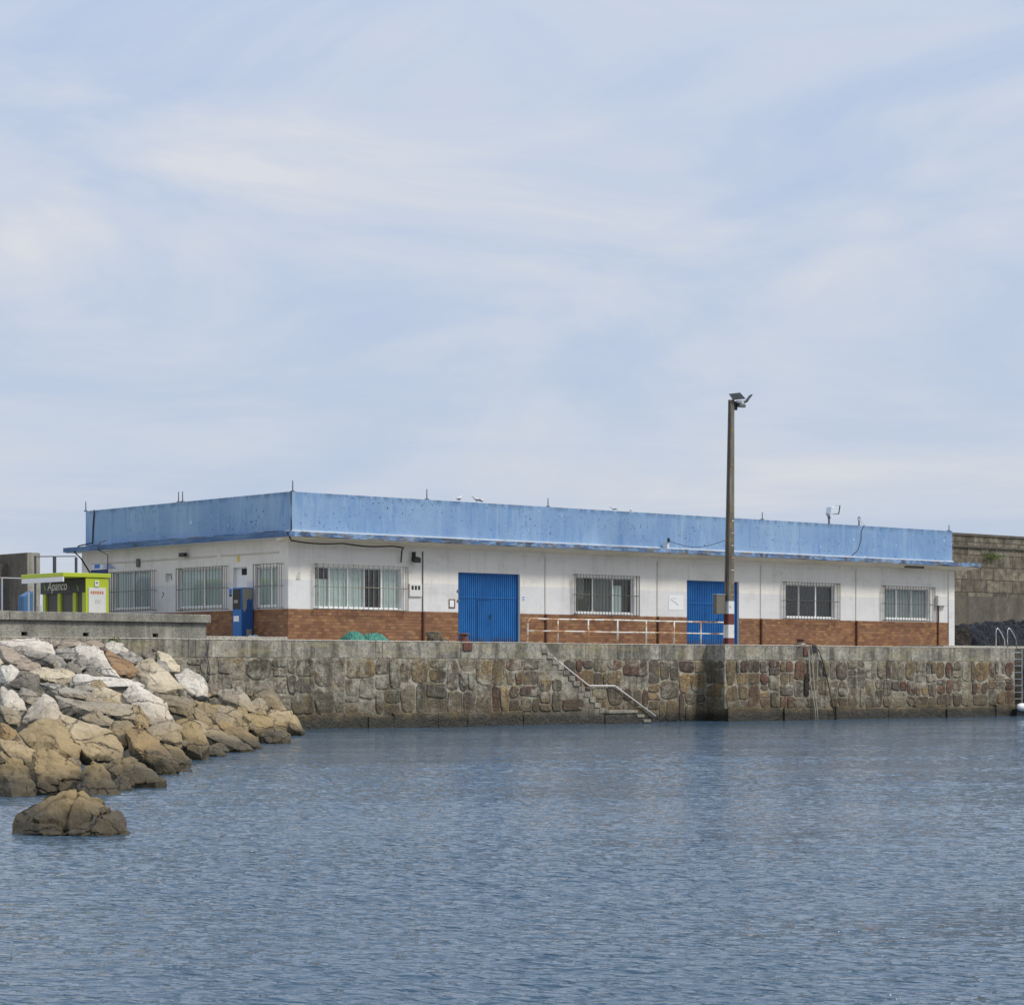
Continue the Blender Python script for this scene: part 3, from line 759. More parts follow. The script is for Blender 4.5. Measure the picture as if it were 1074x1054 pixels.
def fr(x0, y0, x1, y1, t=FT):            # rectangle on the front plane from its left-top and a bottom height
    a, zt = F(x0, y0, t); _, zb = F(x0, y1, t); b, _ = F(x1, y0, t)
    return [a, b, zb, zt]
WA = fr(330, 593.5, 420.5, 637); WB = fr(604, 604.5, 664.5, 642.3); WC = fr(824, 612.3, 875, 647.0); WD = fr(928, 616.5, 974, 648.5)
D1 = fr(480.6, 600, 545.3, 673.6); D2 = fr(720.4, 608.3, 775, 676.2)
D1[2] = D2[2] = BASE
fh = [WA, WB, WC, WD, D1, D2]
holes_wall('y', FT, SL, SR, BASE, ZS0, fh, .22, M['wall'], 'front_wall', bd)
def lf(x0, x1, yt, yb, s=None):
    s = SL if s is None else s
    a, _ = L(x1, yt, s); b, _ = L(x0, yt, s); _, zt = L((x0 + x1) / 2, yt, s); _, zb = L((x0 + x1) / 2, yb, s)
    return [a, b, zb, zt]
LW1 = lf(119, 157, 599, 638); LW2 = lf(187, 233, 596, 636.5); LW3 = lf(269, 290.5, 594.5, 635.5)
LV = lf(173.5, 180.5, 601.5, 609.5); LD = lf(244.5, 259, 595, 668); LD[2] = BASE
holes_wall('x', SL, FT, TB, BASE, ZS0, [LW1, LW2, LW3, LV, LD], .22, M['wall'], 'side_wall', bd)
mb = MB(); mb.box(SR - .2, SR, FT + .001, TB, BASE, ZS0 - .005); mb.box(SL + .001, SR - .201, TB - .2, TB, BASE, ZS0 - .005)
mb.build('rear_wall', M['wall'], bd)
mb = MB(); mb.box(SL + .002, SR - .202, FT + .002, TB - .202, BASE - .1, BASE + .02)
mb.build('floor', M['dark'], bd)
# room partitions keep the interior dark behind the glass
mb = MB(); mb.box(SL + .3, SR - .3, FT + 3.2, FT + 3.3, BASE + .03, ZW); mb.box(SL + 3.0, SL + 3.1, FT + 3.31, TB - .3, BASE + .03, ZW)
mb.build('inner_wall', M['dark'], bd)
# canopy slab with tapered soffit, all round
OL = .62
def slab():
    a0, a1, b0, b1 = SL, SR, FT, TB
    m1 = MB(); m1.box(a0 - OL, a1 + OV, b0 - OV, b1 + .5, ZS0, ZS1)
    bmesh.ops.subdivide_edges(m1.bm, edges=[e for e in m1.bm.edges if abs(e.verts[0].co.x - e.verts[1].co.x) > 20], cuts=160)
    for v in m1.bm.verts:
        if v.co.y < b0 and a0 - OL + .1 < v.co.x < a1 + OV - .1 and v.co.z < ZS0 + .01:
            v.co.z += max(0, noise.noise(Vector((v.co.x * .9, 3, 0)))) * .07; v.co.y += max(0, noise.noise(Vector((v.co.x * 1.1, 9, 0)))) * .05
    m1.build('canopy_edge', M['band'], bd)
    m2 = MB(); e = .05
    m2.prism([(b0 - OV + e, ZS0 - .004), (b0 - .001, ZW), (b0 - .001, ZS0 - .004)], 'x', a0 - OL + e, a1 + OV - e)
    m2.prism([(a1 + OV - e, ZS0 - .004), (a1 + .001, ZW), (a1 + .001, ZS0 - .004)], 'y', b0, b1 + .4)
    m2.build('canopy_soffit', M['soffit'], bd)
    m2 = MB(); m2.box(a0 - OL + e, a0 - .001, b0, b1 + .4, ZS0 - .03, ZS0 - .004); m2.build('canopy_soffit', M['ledge'], bd)
slab()
PI_ = .12
mb = MB(); P0 = (SL + PI_, SR - PI_ + .05, FT + PI_ - .1, TB - PI_); PT = .22
a0, a1, b0, b1 = P0
mb.box(a0, a1, b0, b0 + PT, ZS1 + .12, ZT); mb.box(a0, a0 + PT, b0 + PT + .001, b1, ZS1 + .12, ZT)
mb.box(a1 - PT, a1, b0 + PT + .001, b1, ZS1 + .12, ZT); mb.box(a0 + PT + .001, a1 - PT - .001, b1 - PT, b1, ZS1 + .12, ZT)
mb.build('parapet', M['parapet'], bd)
mb = MB(); mb.box(a0 - .05, a1 + .03, b0 - .06, b0 + .3, ZS1 + .001, ZS1 + .119); mb.build('drip_ledge', M['ledge'], bd)
mb = MB(); mb.box(a0 - .02, a0 + .3, b0 + .301, b1, ZS1 + .001, ZS1 + .119); mb.box(a1 - .3, a1 + .02, b0 + .301, b1, ZS1 + .001, ZS1 + .119)
mb.box(a0 + .301, a1 - .301, b1 - .3, b1, ZS1 + .001, ZS1 + .119); mb.build('drip_ledge', M['band'], bd)
mb = MB(); mb.box(a0 + PT + .005, a1 - PT - .005, b0 + PT + .005, b1 - PT - .005, ZT - .9, ZT - .8); mb.build('roof', M['roof'], bd)
# brown tile base, proud of the wall, broken by the doors
DP = .025
mb = MB(); prev = SL - DP
for h in (D1, D2):
    mb.box(prev, h[0] - .02, FT - DP, FT, BASE, ZB); prev = h[1] + .02
sc = F(994, 650, FT)[0]
mb.box(prev, sc, FT - DP, FT, BASE, ZB)
mb.box(SL - DP, SL, FT + .001, LD[0] - .02, BASE, ZB); mb.box(SL - DP, SL, LD[1] + .02, TB, BASE, ZB)
mb.build('brick_base', M['brick'], bd)
# joints / downpipes over the wall
for px in (443.1, 571.7, 689.3, 797.6, 897.6):
    s = F(px, 600, FT)[0]
    mb = MB(); mb.box(s - .025, s + .025, FT - .028, FT - .001, ZB + .01, ZW - .15)
    up = mb.build('wall_joint', M['pipe_wh'] if px != 443.1 else M['bars'], bd)
    mb = MB(); mb.cyl((s, FT - DP - .055, BASE + .06), (s, FT - DP - .055, ZB), .05, n=8); mb.build('downpipe', M['pipe_br'], bd)
# white end pier at the right corner
mb = MB(); mb.box(sc + .02, SR + .01, FT - .06, FT - .001, BASE, ZW - .02); mb.build('corner_pier', M['wall'], bd)
# shallow pilasters on the side wall top beam
mb = MB()
t0 = L(188, 580, SL)[0]; 
mb.box(SL - .035, SL - .001, FT + .6, LW3[1] + 2.4, 6.63, 6.68); mb.box(SL - .035, SL - .001, LW2[0] + .4, TB - .8, 6.63, 6.68)
mb.build('conduit', M['pipe_wh'], bd)

def grille(axis, a0, a1, z0, z1, c, off, nb, m, sg=-1):
    """cage of steel bars standing off the wall, plane c, offset off"""
    mb = MB(); r = .013
    def p(a, z, d): return (a, c + sg * d, z) if axis == 'y' else (c + sg * d, a, z)
    for i in range(nb + 1):
        a = a0 + (a1 - a0) * i / nb
        mb.cyl(p(a, z0, off), p(a, z1, off), r * (1.5 if i in (0, nb) else 1), n=5)
    for z in (z0 + .03, (z0 + z1) / 2, z1 - .03):
        mb.cyl(p(a0, z, off), p(a1, z, off), .014, n=5)
        for a in (a0, a1): mb.cyl(p(a, z, off), p(a, z, 0), .014, n=5)
    for a in (a0, a1):
        for f in (.33, .66): mb.cyl(p(a, z0, off * f), p(a, z1, off * f), r * .8, n=4)
    return mb.build('window_grille', m, bd)

def window(axis, c, h, panes, m_frame, sg=1, grid=None):
    """panes: list of (width fraction, kind) kind in glass/curtain/blind/dark/door; frame set .12 into the wall"""
    a0, a1, z0, z1 = h; d0, d1 = .10, .16; fw = .055
    def bx(mb, a, b, e, f, q0, q1):
        if axis == 'y': mb.box(a, b, c + q0, c + q1, e, f)
        else: mb.box(c + q0, c + q1, a, b, e, f)
    fmb = MB()
    bx(fmb, a0, a1, z1 - fw, z1 - .001, d0, d1); bx(fmb, a0, a1, z0 + .001, z0 + fw, d0, d1)
    bx(fmb, a0 + .001, a0 + fw, z0 + fw, z1 - fw, d0, d1); bx(fmb, a1 - fw, a1 - .001, z0 + fw, z1 - fw, d0, d1)
    x = a0 + fw; W = a1 - a0 - 2 * fw; mull = []
    for i, (f, k) in enumerate(panes[:-1]):
        x += f * W; bx(fmb, x - .035, x + .035, z0 + fw, z1 - fw, d0 + .002, d1 - .002)
    win = fmb.build('window', m_frame, bd)
    mb = MB(); bx(mb, a0 - .04, a1 + .04, z0 - .05, z0 + .004, -.05, .09); mb.build('sill', m_frame, win)
    x = a0 + fw
    for f, k in panes:
        b = x + f * W
        mb = MB(); bx(mb, x + .03, b - .03, z0 + fw + .005, z1 - fw - .005, .125, .133); mb.build('pane', M['glass'], win)
        if k in ('curtain', 'blind', 'half', 'upper', 'dim'):
            mb = MB(); n = 14
            lo, hi = z0 + fw, z1 - fw
            e = b if k != 'half' else x + (b - x) * .55
            if k == 'upper': hi = z1 - fw - (z1 - z0) * .27
            if k == 'half': hi -= (z1 - z0) * .18
            pts = [(x + (e - x) * i / n, .175 + .015 * math.sin(i * 2.1)) for i in range(n + 1)]
            for (u, d), (u2, d2) in zip(pts, pts[1:]):
                if axis == 'y': mb.quad((u, c + d, lo), (u2, c + d2, lo), (u2, c + d2, hi), (u, c + d, hi))
                else: mb.quad((c + d, u, lo), (c + d2, u2, lo), (c + d2, u2, hi), (c + d, u, hi))
            mb.build('curtain', M['dim'] if k == 'dim' else M['curtain'] if k != 'blind' else M['curtain_d'], win)
        x = b
    return win
def cage(x0, x1, yt, yb, nb, m, off=.24):
    a, zt = F(x0, yt, FT - off); _, zb = F(x0, yb, FT - off); b, _ = F(x1, yt, FT - off)
    grille('y', a, b, zb, zt, FT, off, nb, m)
window('y', FT, WA, [(.17, 'upper'), (.225, 'curtain'), (.19, 'curtain'), (.21, 'dark'), (.205, 'curtain')], M['white'])
cage(333.6, 428, 590.5, 639.0, 18, M['barsl'])
window('y', FT, WB, [(.31, 'dim'), (.35, 'dim'), (.34, 'half')], M['white'])
cage(605.3, 670.6, 601.6, 644.8, 20, M['bars'])
window('y', FT, WC, [(.29, 'dark'), (.36, 'dark'), (.35, 'dark')], M['white'])
cage(824.6, 881, 609.6, 649.4, 18, M['bars'])
window('y', FT, WD, [(.29, 'blind'), (.34, 'blind'), (.37, 'blind')], M['white'])
cage(929, 980.6, 613.8, 651.4, 18, M['bars'])
def lcage(x0, x1, yt, yb, nb, m, off=.3):
    a, _ = L(x1, yt, SL - off); b, _ = L(x0, yt, SL - off); zt = L(x1, yt, SL - off)[1]; zb = L(x1, yb, SL - off)[1]
    grille('x', a, b, zb, zt, SL, off, nb, m)
window('x', SL, LW1, [(.5, 'curtain'), (.5, 'curtain')], M['white']); lcage(114.5, 157.5, 597.4, 640.4, 17, M['barsm'])
window('x', SL, LW2, [(.45, 'curtain'), (.55, 'curtain')], M['white']); lcage(184.7, 233.0, 592.9, 639.4, 15, M['barsm'])
window('x', SL, LW3, [(.35, 'curtain'), (.65, 'curtain')], M['white']); lcage(265.6, 290.6, 590, 637.8, 7, M['barsm'])
# vent and side door
mb = MB(); mb.box(SL + .14, SL + .2, LV[0], LV[1], LV[2], LV[3]); v = mb.build('vent', M['sill'], bd)
mb = MB(); mb.box(SL + .132, SL + .139, LV[0] + .05, LV[0] + .05 + (LV[1] - LV[0]) * .42, LV[2] + .06, LV[3] - .06); mb.build('opening', M['dark'], v)
mb = MB(); mb.box(SL + .15, SL + .19, LD[0], LD[1], LD[2], LD[3]); sdoor = mb.build('side_door', M['white'], bd)
wz = lf(250, 258.4, 596.5, 603, SL + .14)
mb = MB(); mb.box(SL + .138, SL + .149, LD[0] + .06, LD[0] + .06 + .5, wz[2], wz[3]); mb.build('door_window', M['dark'], sdoor)

def big_door(h, panels, wick):
    a0, a1, z0, z1 = h; z0 = QZ + .07; n = int((a1 - a0 - .1) / .105); c = FT + .16
    mb = MB(); step = (a1 - a0) / (n * 4); k = 0; prof = []
    for i in range(n):
        for dx, d in ((0, 0), (.45, 0), (.55, -.03), (.9, -.03)):
            prof.append((a0 + (i + dx) * (a1 - a0) / n, c + d))
    prof.append((a1, c))
    for (x, y), (x2, y2) in zip(prof, prof[1:]): mb.quad((x, y, z0), (x2, y2, z0), (x2, y2, z1), (x, y, z1))
    d = mb.build('door', M['door'], bd)
    mb = MB(); zm = z0 + (z1 - z0) * .64
    mb.box(a0 + .002, a1 - .002, c - .045, c - .032, zm, zm + .035)
    mb.box(a0 + .002, a0 + .05, c - .045, c - .032, z0, z1 - .002); mb.box(a1 - .05, a1 - .002, c - .045, c - .032, z0, z1 - .002)
    mb.box(a0 + .051, a1 - .051, c - .046, c - .033, z1 - .06, z1 - .003)
    mb.build('door_frame', M['door'], d)
    wx = a0 + (a1 - a0) * wick; ww = .8
    mb = MB()
    for xx in (wx, wx + ww): mb.box(xx, xx + .018, c - .05, c - .031, z0 + .02, zm - .01)
    mb.box(wx + .02, wx + ww - .002, c - .05, c - .031, zm - .06, zm - .045)
    mb.build('wicket_gap', M['cabinet_d'], d)
    mb = MB(); mb.box(wx + ww - .12, wx + ww - .06, c - .075, c - .05, z0 + 1.0, z0 + 1.14); mb.build('handle', M['black'], d)
    mb = MB(); mb.box(a0, a1, c - .04, FT + .4, BASE, z0 - .005); mb.build('door_gap_shade', M['dark'], d)  # black block paints the shade in the gap under the door
big_door(D1, 2, .33); big_door(D2, 2, .40)
for z in (3.6, 4.9, 5.3):
    mb = MB(); mb.box(D1[0] - .07, D1[0] + .03, FT - .04, FT - .001 - DP, z, z + .09); mb.build('hinge', M['bars'], bd)

# meter box, notices, poster, fixtures on the front wall
a, zt = F(428.5, 612, FT); b, _ = F(443, 612, FT); zb = F(428.5, 625.5, FT)[1]
mb = MB(); mb.box(a, b - .06, FT - .07, FT - .001, zb, zt); bx_ = mb.bevel(.01).build('meter_box', M['box'], bd)
w_ = (b - a)
for i in range(3):
    mb = MB(); x0 = a + .10 + i * .165; mb.box(x0, x0 + .10, FT - .078, FT - .0701, zt - .24, zt - .08); mb.build('meter_window', M['dark'], bx_)
a, zt = F(980.6, 624.6, FT); b, _ = F(990.5, 625, FT); zb = F(980.6, 635.2, FT)[1]
mb = MB(); mb.box(a, b, FT - .2, FT - .001, zb, zt); mb.bevel(.015).build('electric_box', M['box'], bd)
s = F(983, 650, FT)[0]; mb = MB(); mb.cyl((s, FT - .07, zb), (s, FT - .07, BASE + .05), .045); mb.build('conduit', M['pipe_br'], bd)
def plate(x0, x1, y0, y1, m, name='notice', d=.012, t=FT, label=None, par=None):
    a, zt = F(x0, y0, t); b, _ = F(x1, y0, t); _, zb = F(x0, y1, t)
    mb = MB(); mb.box(a, b, t - d, t - .001, zb, zt); o = mb.build(name, m, par or bd)
    if label: tag(o, label)
    return o
nf = plate(470.7, 477, 628.2, 637.6, M['rust'], 'notice_board', .03); plate(471.6, 476.1, 629.4, 636.4, M['paper'], 'paper', .008, FT - .03, par=nf)
ps = plate(701.2, 716.5, 624, 639.6, M['paper'], 'poster', .012)
a, z_ = F(702, 627, FT); mb = MB()
mb.tube([(a + .12 + .1 * i, FT - .017, z_ - .07 - .055 * i - .02 * math.sin(i * 2)) for i in range(5)], .010, 4)
mb.tube([(a + .05, FT - .017, z_ - .1), (a + .1, FT - .017, z_ - .02), (a + .25, FT - .017, z_), (a + .4, FT - .017, z_ - .03)], .008, 4)
mb.build('print', M['faint'], ps)
plate(547.5, 550.5, 624.8, 629.8, M['paper'], 'notice'); plate(547.9, 550.1, 625.6, 626.9, M['blue_mark'], 'notice', .016); plate(547.9, 550.1, 628.0, 629.2, M['blue_mark'], 'notice', .016)
s0, z0_ = F(949, 593.2, FT - .5); s1, _ = F(968, 593.2, FT - .5)
mb = MB(); mb.box(s0, s1, FT - .6, FT - .45, ZW + .0, ZW + .09); mb.bevel(.02).build('strip_lamp', M['bars'], bd)
# floodlight under the canopy next to the first window
s, z_ = F(436.5, 586, FT - .25)
mb = MB(); mb.box(s - .17, s + .17, FT - .36, FT - .14, z_ - .10, z_ + .10); 
for v in mb.bm.verts:
    if v.co.y < FT - .3: v.co.z -= .07
wl = mb.bevel(.02).build('wall_floodlight', M['black'], bd)
mb = MB(); mb.box(s - .02, s + .02, FT - .2, FT, z_ + .08, z_ + .28); mb.build('bracket', M['black'], wl)
# side wall fittings
t_, z_ = L(191.7, 581.6, SL - .2)
mb = MB(); mb.box(SL - .28, SL - .12, t_ - .2, t_ + .2, z_ - .09, z_ + .07); sf = mb.bevel(.02).build('wall_floodlight', M['black'], bd)
mb = MB(); mb.cyl((SL - .2, t_, z_), (SL, t_, z_ + .04), .02); mb.build('bracket', M['black'], sf)
t_, z_ = L(144.8, 590, SL - .05); mb = MB(); mb.box(SL - .1, SL - .001, t_ - .11, t_ + .11, z_ - .18, z_ + .16); mb.bevel(.02).build('wall_lamp', M['wire'], bd)
h = lf(248.8, 251.6, 581.8, 589.2); mb = MB(); mb.box(SL - .012, SL - .001, *h); ys = mb.build('notice', M['yellow'], bd)
h = lf(170, 173.4, 620.5, 627); mb = MB(); mb.box(SL - .010, SL - .001, *h); n2 = mb.build('notice', M['paper'], bd)
m_, zz = (h[0] + h[1]) / 2, (h[2] + h[3]) / 2
mb = MB(); mb.tube([(SL - .016, m_ + .07, zz + .06), (SL - .016, m_ + .03, zz + .1), (SL - .016, m_ - .06, zz + .07), (SL - .016, m_ - .02, zz), (SL - .016, m_ + .07, zz - .1)], .02, 5); mb.build('marking', M['blackpaint'], n2)
h = lf(240.6, 243.2, 617.5, 622.5); mb = MB(); mb.box(SL - .010, SL - .001, *h); mb.build('marking', M['blue_mark'], bd)
h = lf(240.6, 243.2, 623, 625.5); mb = MB(); mb.box(SL - .010, SL - .001, *h); mb.build('marking', M['blackpaint'], bd)
h = lf(96, 112.5, 590.8, 597.5); mb = MB(); mb.box(SL - .03, SL - .001, *h); sg = mb.build('sign_panel', M['paper'], bd)
h2 = lf(96, 112.5, 597.6, 603.2); mb = MB(); mb.box(SL - .035, SL - .001, *h2); mb.build('sign_band', M['navy'], sg)
mb = MB(); q = h[1] - .3; mb.box(SL - .036, SL - .031, q - .42, q, h[2] + .06, h[3] - .04); mb.build('emblem', M['blue_mark'], sg)
mb = MB()
for i in range(3): mb.box(SL - .034, SL - .031, q - 1.7 + .2 * i, q - .7, h[2] + .03 + i * .07, h[2] + .055 + i * .07)
mb.build('lettering', M['blue_mark'], sg)
# small drain pipe scar near the corner and the peephole mark
a, z_ = F(312.6, 604, FT); mb = MB(); mb.prism([(a - .1, z_ - .12), (a + .1, z_ - .12), (a + .06, z_ + .18)], 'y', FT - .03, FT - .001); mb.build('meter_cover', M['pipe_wh'], bd)

# cables: parapet corner, soffit run and left end
cb = thing('roof_cable', (SL, FT - .3, 6.5), 'black cable running from the parapet corner under the front canopy to the first window', 'cable')
pts = [(P0[0] + .02, P0[2] - .03, ZT + .02), (P0[0] + .02, P0[2] - .03, ZS1 + .14), (SL - .4, FT - .75, ZS1 + .05), (SL - OL - .03, FT - OV + .1, ZS1 - .08), (SL - OL + .05, FT - OV + .05, ZS0 - .05), (SL - .3, FT - .6, ZW + .03)]
s1 = F(421.5, 575, FT - .35)[0]
for i in range(25):
    f = i / 24; pts.append((SL - .2 + (s1 - SL + .2) * f, FT - .45, ZW + .03 - .07 * abs(math.sin(f * 7)) - .05 * f))
pts += [(s1 + .12, FT - .2, ZW - .15), (s1 + .15, FT - .1, F(424, 590, FT)[1])]
mb = MB(); mb.tube(pts, .032, 6); mb.build('cable_run', M['cable'], cb, True)
cb = thing('side_cable', (SL, TB - 1, 6), 'black cable hanging down the far left end of the blue parapet', 'cable')
t1 = L(97, 540, SL)[0]; pts = [(P0[0] - .03, t1, ZT + .02), (P0[0] - .03, t1 + .1, ZT - .7), (P0[0] - .03, t1 + .15, ZS1 + .2), (SL - .5, t1 + .3, ZS1 + .05), (SL - OL - .03, t1 + .4, ZS0 - .02), (SL - .4, t1 + .25, ZS0 - .3), (SL - .12, t1 - .1, 6.2), (SL - .06, t1 - .3, 5.6)]
mb = MB(); mb.tube(pts, .035, 6); mb.build('cable_run', M['cable'], cb, True)
cb = thing('overhead_cable', (20, FT, 7.6), 'thin slack cable from a bracket on the blue parapet to the concrete pole', 'cable')
a, z_ = F(697.5, 567.5, FT - .1)
mb = MB(); mb.box(a - .06, a + .06, FT - .3, FT - .09, z_ - .5, z_ - .02); mb.build('bracket', M['sill'], cb)
mb = MB(); mb.cyl((a, FT - .32, z_ - .05), (a, FT - .32, z_ + .12), .06); mb.build('insulator', M['black'], cb)
b, zb = F(763, 565.5, 1.0); pts = []
for i in range(15):
    f = i / 14; pts.append((a + (b - a) * f, FT - .32 + (1.0 - FT + .32) * f, z_ + (zb - z_) * f - .3 * math.sin(math.pi * f)))
mb = MB(); mb.tube(pts, .012, 5); mb.build('cable_run', M['cable'], cb, True)
cb = thing('conduit_pole_cable', (SL, TB - 3, 6), 'thin curved steel mast beside the left end sign with a coiled wire', 'mast')
t1 = L(113, 590, SL - .15)[0]; mb = MB(); mb.tube([(SL - .15, t1, 4.0), (SL - .15, t1, 7.0), (SL - .7, t1 - .1, 7.2), (SL - .72, t1 - .3, 7.5), (SL - .7, t1 - .8, 7.56)], .022, 6); mb.build('mast_tube', M['wire'], cb, True)

# rods, lights, birds on the roof
def rod(px, y0, front=True, label=''):
    if front: s, _ = F(px, 500, FT + .15); t = FT + .15; z1 = F(px, y0, t)[1]
    else: t, z1 = L(px, y0, SL + .25); s = SL + .25
    mb = MB(); mb.cyl((s, t, ZT - .01), (s, t, z1), .028, .02, n=6); mb.box(s - .06, s + .06, t - .06, t + .06, ZT, ZT + .05)
    tag(mb.build('roof_rod', M['wire']), label, 'rod', 'steel rods along the roof edge')
rod(90, 526, False, 'thin steel rod at the far left end of the blue parapet')
rod(187.3, 516, False, 'left rod of the close pair midway along the side parapet')
rod(191.5, 515.5, False, 'right rod of the close pair midway along the side parapet')
rod(307, 504, True, 'thin steel rod standing at the front corner of the blue parapet')
rod(447.7, 513, True, 'thin steel rod on the parapet between the building corner and the gulls')
rod(574.8, 522.5, True, 'thin steel rod on the parapet above the left blue door, right of the gulls')
rod(799.5, 537, True, 'thin steel rod on the parapet just right of the concrete pole')
rod(995.3, 550.5, True, 'thin steel rod at the right end of the blue parapet')
def gull(px, sc, face, label):
    s = F(px, 520, FT + .12)[0]; c = Vector((s, FT + .12, ZT))
    bm = bmesh.new(); rings = []
    prof = [(-.30, .115, .004), (-.2, .13, .03), (-.08, .155, .068), (.05, .175, .08), (.13, .21, .055), (.17, .27, .038), (.22, .295, .042), (.26, .292, .028), (.30, .28, .008), (.345, .272, .003)]
    for x, z, r in prof:
        rings.append([bm.verts.new((x, math.cos(a) * r, z + math.sin(a) * r * 1.05)) for a in [i * math.tau / 10 for i in range(10)]])
    for A, B in zip(rings, rings[1:]):
        for j in range(10): bm.faces.new([A[j], A[(j + 1) % 10], B[(j + 1) % 10], B[j]])
    bm.faces.new(rings[0][::-1]); bm.faces.new(rings[-1])
    o = MB(); o.bm.free(); o.bm = bm
    for y in (-.03, .03): o.cyl((0.02, y, 0), (.01, y, .12), .008, n=5)
    mt = Matrix.Rotation(face, 4, 'Z') @ Matrix.Scale(sc * .8, 4)
    bmesh.ops.transform(bm, matrix=Matrix.Translation(c) @ mt, verts=bm.verts)
    g = o.build('seagull', M['gull'], None, True, c); tag(g, label, 'bird', 'birds perched on the parapet')
    wm = MB()
    for y in (-1, 1):
        v = [(-.30, y * .012, .12), (-.1, y * .075, .19), (.08, y * .08, .18), (.05, y * .086, .12), (-.12, y * .072, .12)]
        fr_ = [wm.bm.verts.new(p) for p in v]; wm.bm.faces.new(fr_)
    bmesh.ops.solidify(wm.bm, geom=wm.bm.faces[:], thickness=.012)
    bmesh.ops.transform(wm.bm, matrix=Matrix.Translation(c) @ mt, verts=wm.bm.verts)
    wm.build('wing', M['gull_d'], g)
gull(481.5, 1.0, .3, 'grey and white gull on the parapet, leftmost of the birds')
gull(500.2, 1.05, 2.9, 'pale gull on the parapet, left bird of the close pair')
gull(505.2, .8, .2, 'small dark-winged gull on the parapet, right bird of the close pair')
gull(643.5, .75, 2.6, 'brownish gull low on the parapet above the middle window')
gull(661.5, .65, .4, 'small gull on the parapet, rightmost of the birds')
# skylight sheet showing just above the roof edge behind the gulls
sa, za = F(470, 524.0, FT + 3); sb, _ = F(545, 528, FT + 3)
mb = MB(); mb.prism([(FT + 2.2, ZT - .8), (FT + 3.4, ZT + .13), (FT + 4.6, ZT - .8)], 'x', sa, sb); mb.build('skylight', M['awning'], bd)

s, z_ = F(869.5, 550, FT + .3)
fl = thing('roof_floodlight', (s, FT + .3, ZT), 'white box floodlight on a short post above the right part of the parapet', 'floodlight')
zt = F(869.5, 541, FT + .3)[1]
mb = MB(); mb.cyl((s, FT + .3, ZT - .4), (s, FT + .3, zt), .045); mb.cyl((s, FT + .3, ZT + .28), (s, FT + .3, ZT + .34), .08); mb.build('post', M['wire'], fl)
mb = MB(); mb.box(s - .14, s + .42, FT + .1, FT + .42, zt + .05, zt + .42)
for v in mb.bm.verts:
    v.co.x += (v.co.z - zt) * .22
    if v.co.x > s + .2: v.co.z += .06
mb.bevel(.03, 2).build('lamp_head', M['glassbox'], fl)
mb = MB(); mb.cyl((s - .18, FT + .3, zt + .1), (s + .02, FT + .3, zt - .03), .06); mb.build('yoke', M['steel'], fl)
mb = MB(); mb.box(s + .425, s + .46, FT + .09, FT + .43, zt + .09, zt + .50)
for v in mb.bm.verts: v.co.x += (v.co.z - zt) * .22
mb.build('visor', M['fence'], fl)
s, z_ = F(901, 551, FT + .15)
an = thing('roof_aerial', (s, FT + .15, ZT), 'small aerial fitting with a loop and hanging wire on the right of the parapet', 'aerial')
mb = MB(); mb.cyl((s, FT + .15, ZT - .1), (s, FT + .15, ZT + .22), .05, .03); mb.tube([(s + .07 * math.cos(a), FT + .15, ZT + .32 + .11 * math.sin(a)) for a in [i * .6 for i in range(11)]], .022, 5); mb.build('loop', M['wire'], an)
pts = [(s + .05, FT + .1, ZT + .2), (s + .2, FT + .0, ZT + .02), (s - .02, FT - .02, ZT - .25), (s - .05, FT - .02, ZT - .7), (s - .25, FT - .02, ZT - 1.15), (s - .7, FT - .02, ZS1 + .15)]
mb = MB(); mb.tube(pts, .014, 5); mb.build('hanging_wire', M['cable'], an, True)

# ------------------------------------------------------------------ blue cabinet by the side wall
s0 = SL - DP - .60; t0 = L(253, 640, s0)[0]; t1 = L(243.8, 640, s0)[0]; s1 = SL - DP - .03
zt = L(253, 616, s0)[1]; zb = QZ + .14
cbn = thing('blue_cabinet', ((s0 + s1) / 2, (t0 + t1) / 2, zb), 'tall bright blue metal cabinet with peeling grey front by the side wall', 'cabinet')
mb = MB(); mb.box(s0, s1, t0, t1, zb, zt); mb.bevel(.015).build('body', M['cabinet'], cbn)
mb = MB(); mb.box(s0 + .03, s1 - .02, t0 - .012, t0 - .001, zb + .03, zt - .03); fd = mb.build('front_panel', M['cabinet_d'], cbn)
H = zt - zb; W = s1 - s0
mb = MB(); mb.prism([(s0 + .06 * W, zt - .04), (s0 + .9 * W, zt - .04), (s0 + .88 * W, zt - .2 * H), (s0 + .72 * W, zt - .26 * H), (s0 + .66 * W, zt - .2 * H), (s0 + .44 * W, zt - .25 * H), (s0 + .42 * W, zt - .4 * H), (s0 + .25 * W, zt - .48 * H), (s0 + .1 * W, zt - .42 * H)], 'y', t0 - .018, t0 - .0125); mb.build('bare_patch', M['peel'], fd)
mb = MB(); mb.box(s0 + .40 * W, s0 + .82 * W, t0 - .018, t0 - .0125, zb + .06 * H, zb + .19 * H); mb.build('service_flap', M['peel'], fd)
D_ = t1 - t0
mb = MB(); mb.box(s0 - .012, s0 - .001, t0 + .08 * D_, t1 - .06 * D_, zt - .42 * H, zt - .03 * H); sc_ = mb.build('display_window', M['black'], cbn)
mb = MB(); mb.box(s0 - .018, s0 - .0125, t0 + .35 * D_, t1 - .2 * D_, zt - .3 * H, zt - .24 * H); mb.build('display_label', M['peel'], sc_)
mb = MB(); mb.box(s0 - .010, s0 - .001, t0 + .25 * D_, t1 - .15 * D_, zb + .34 * H, zb + .45 * H); mb.build('sticker', M['paper'], cbn)
mb = MB()
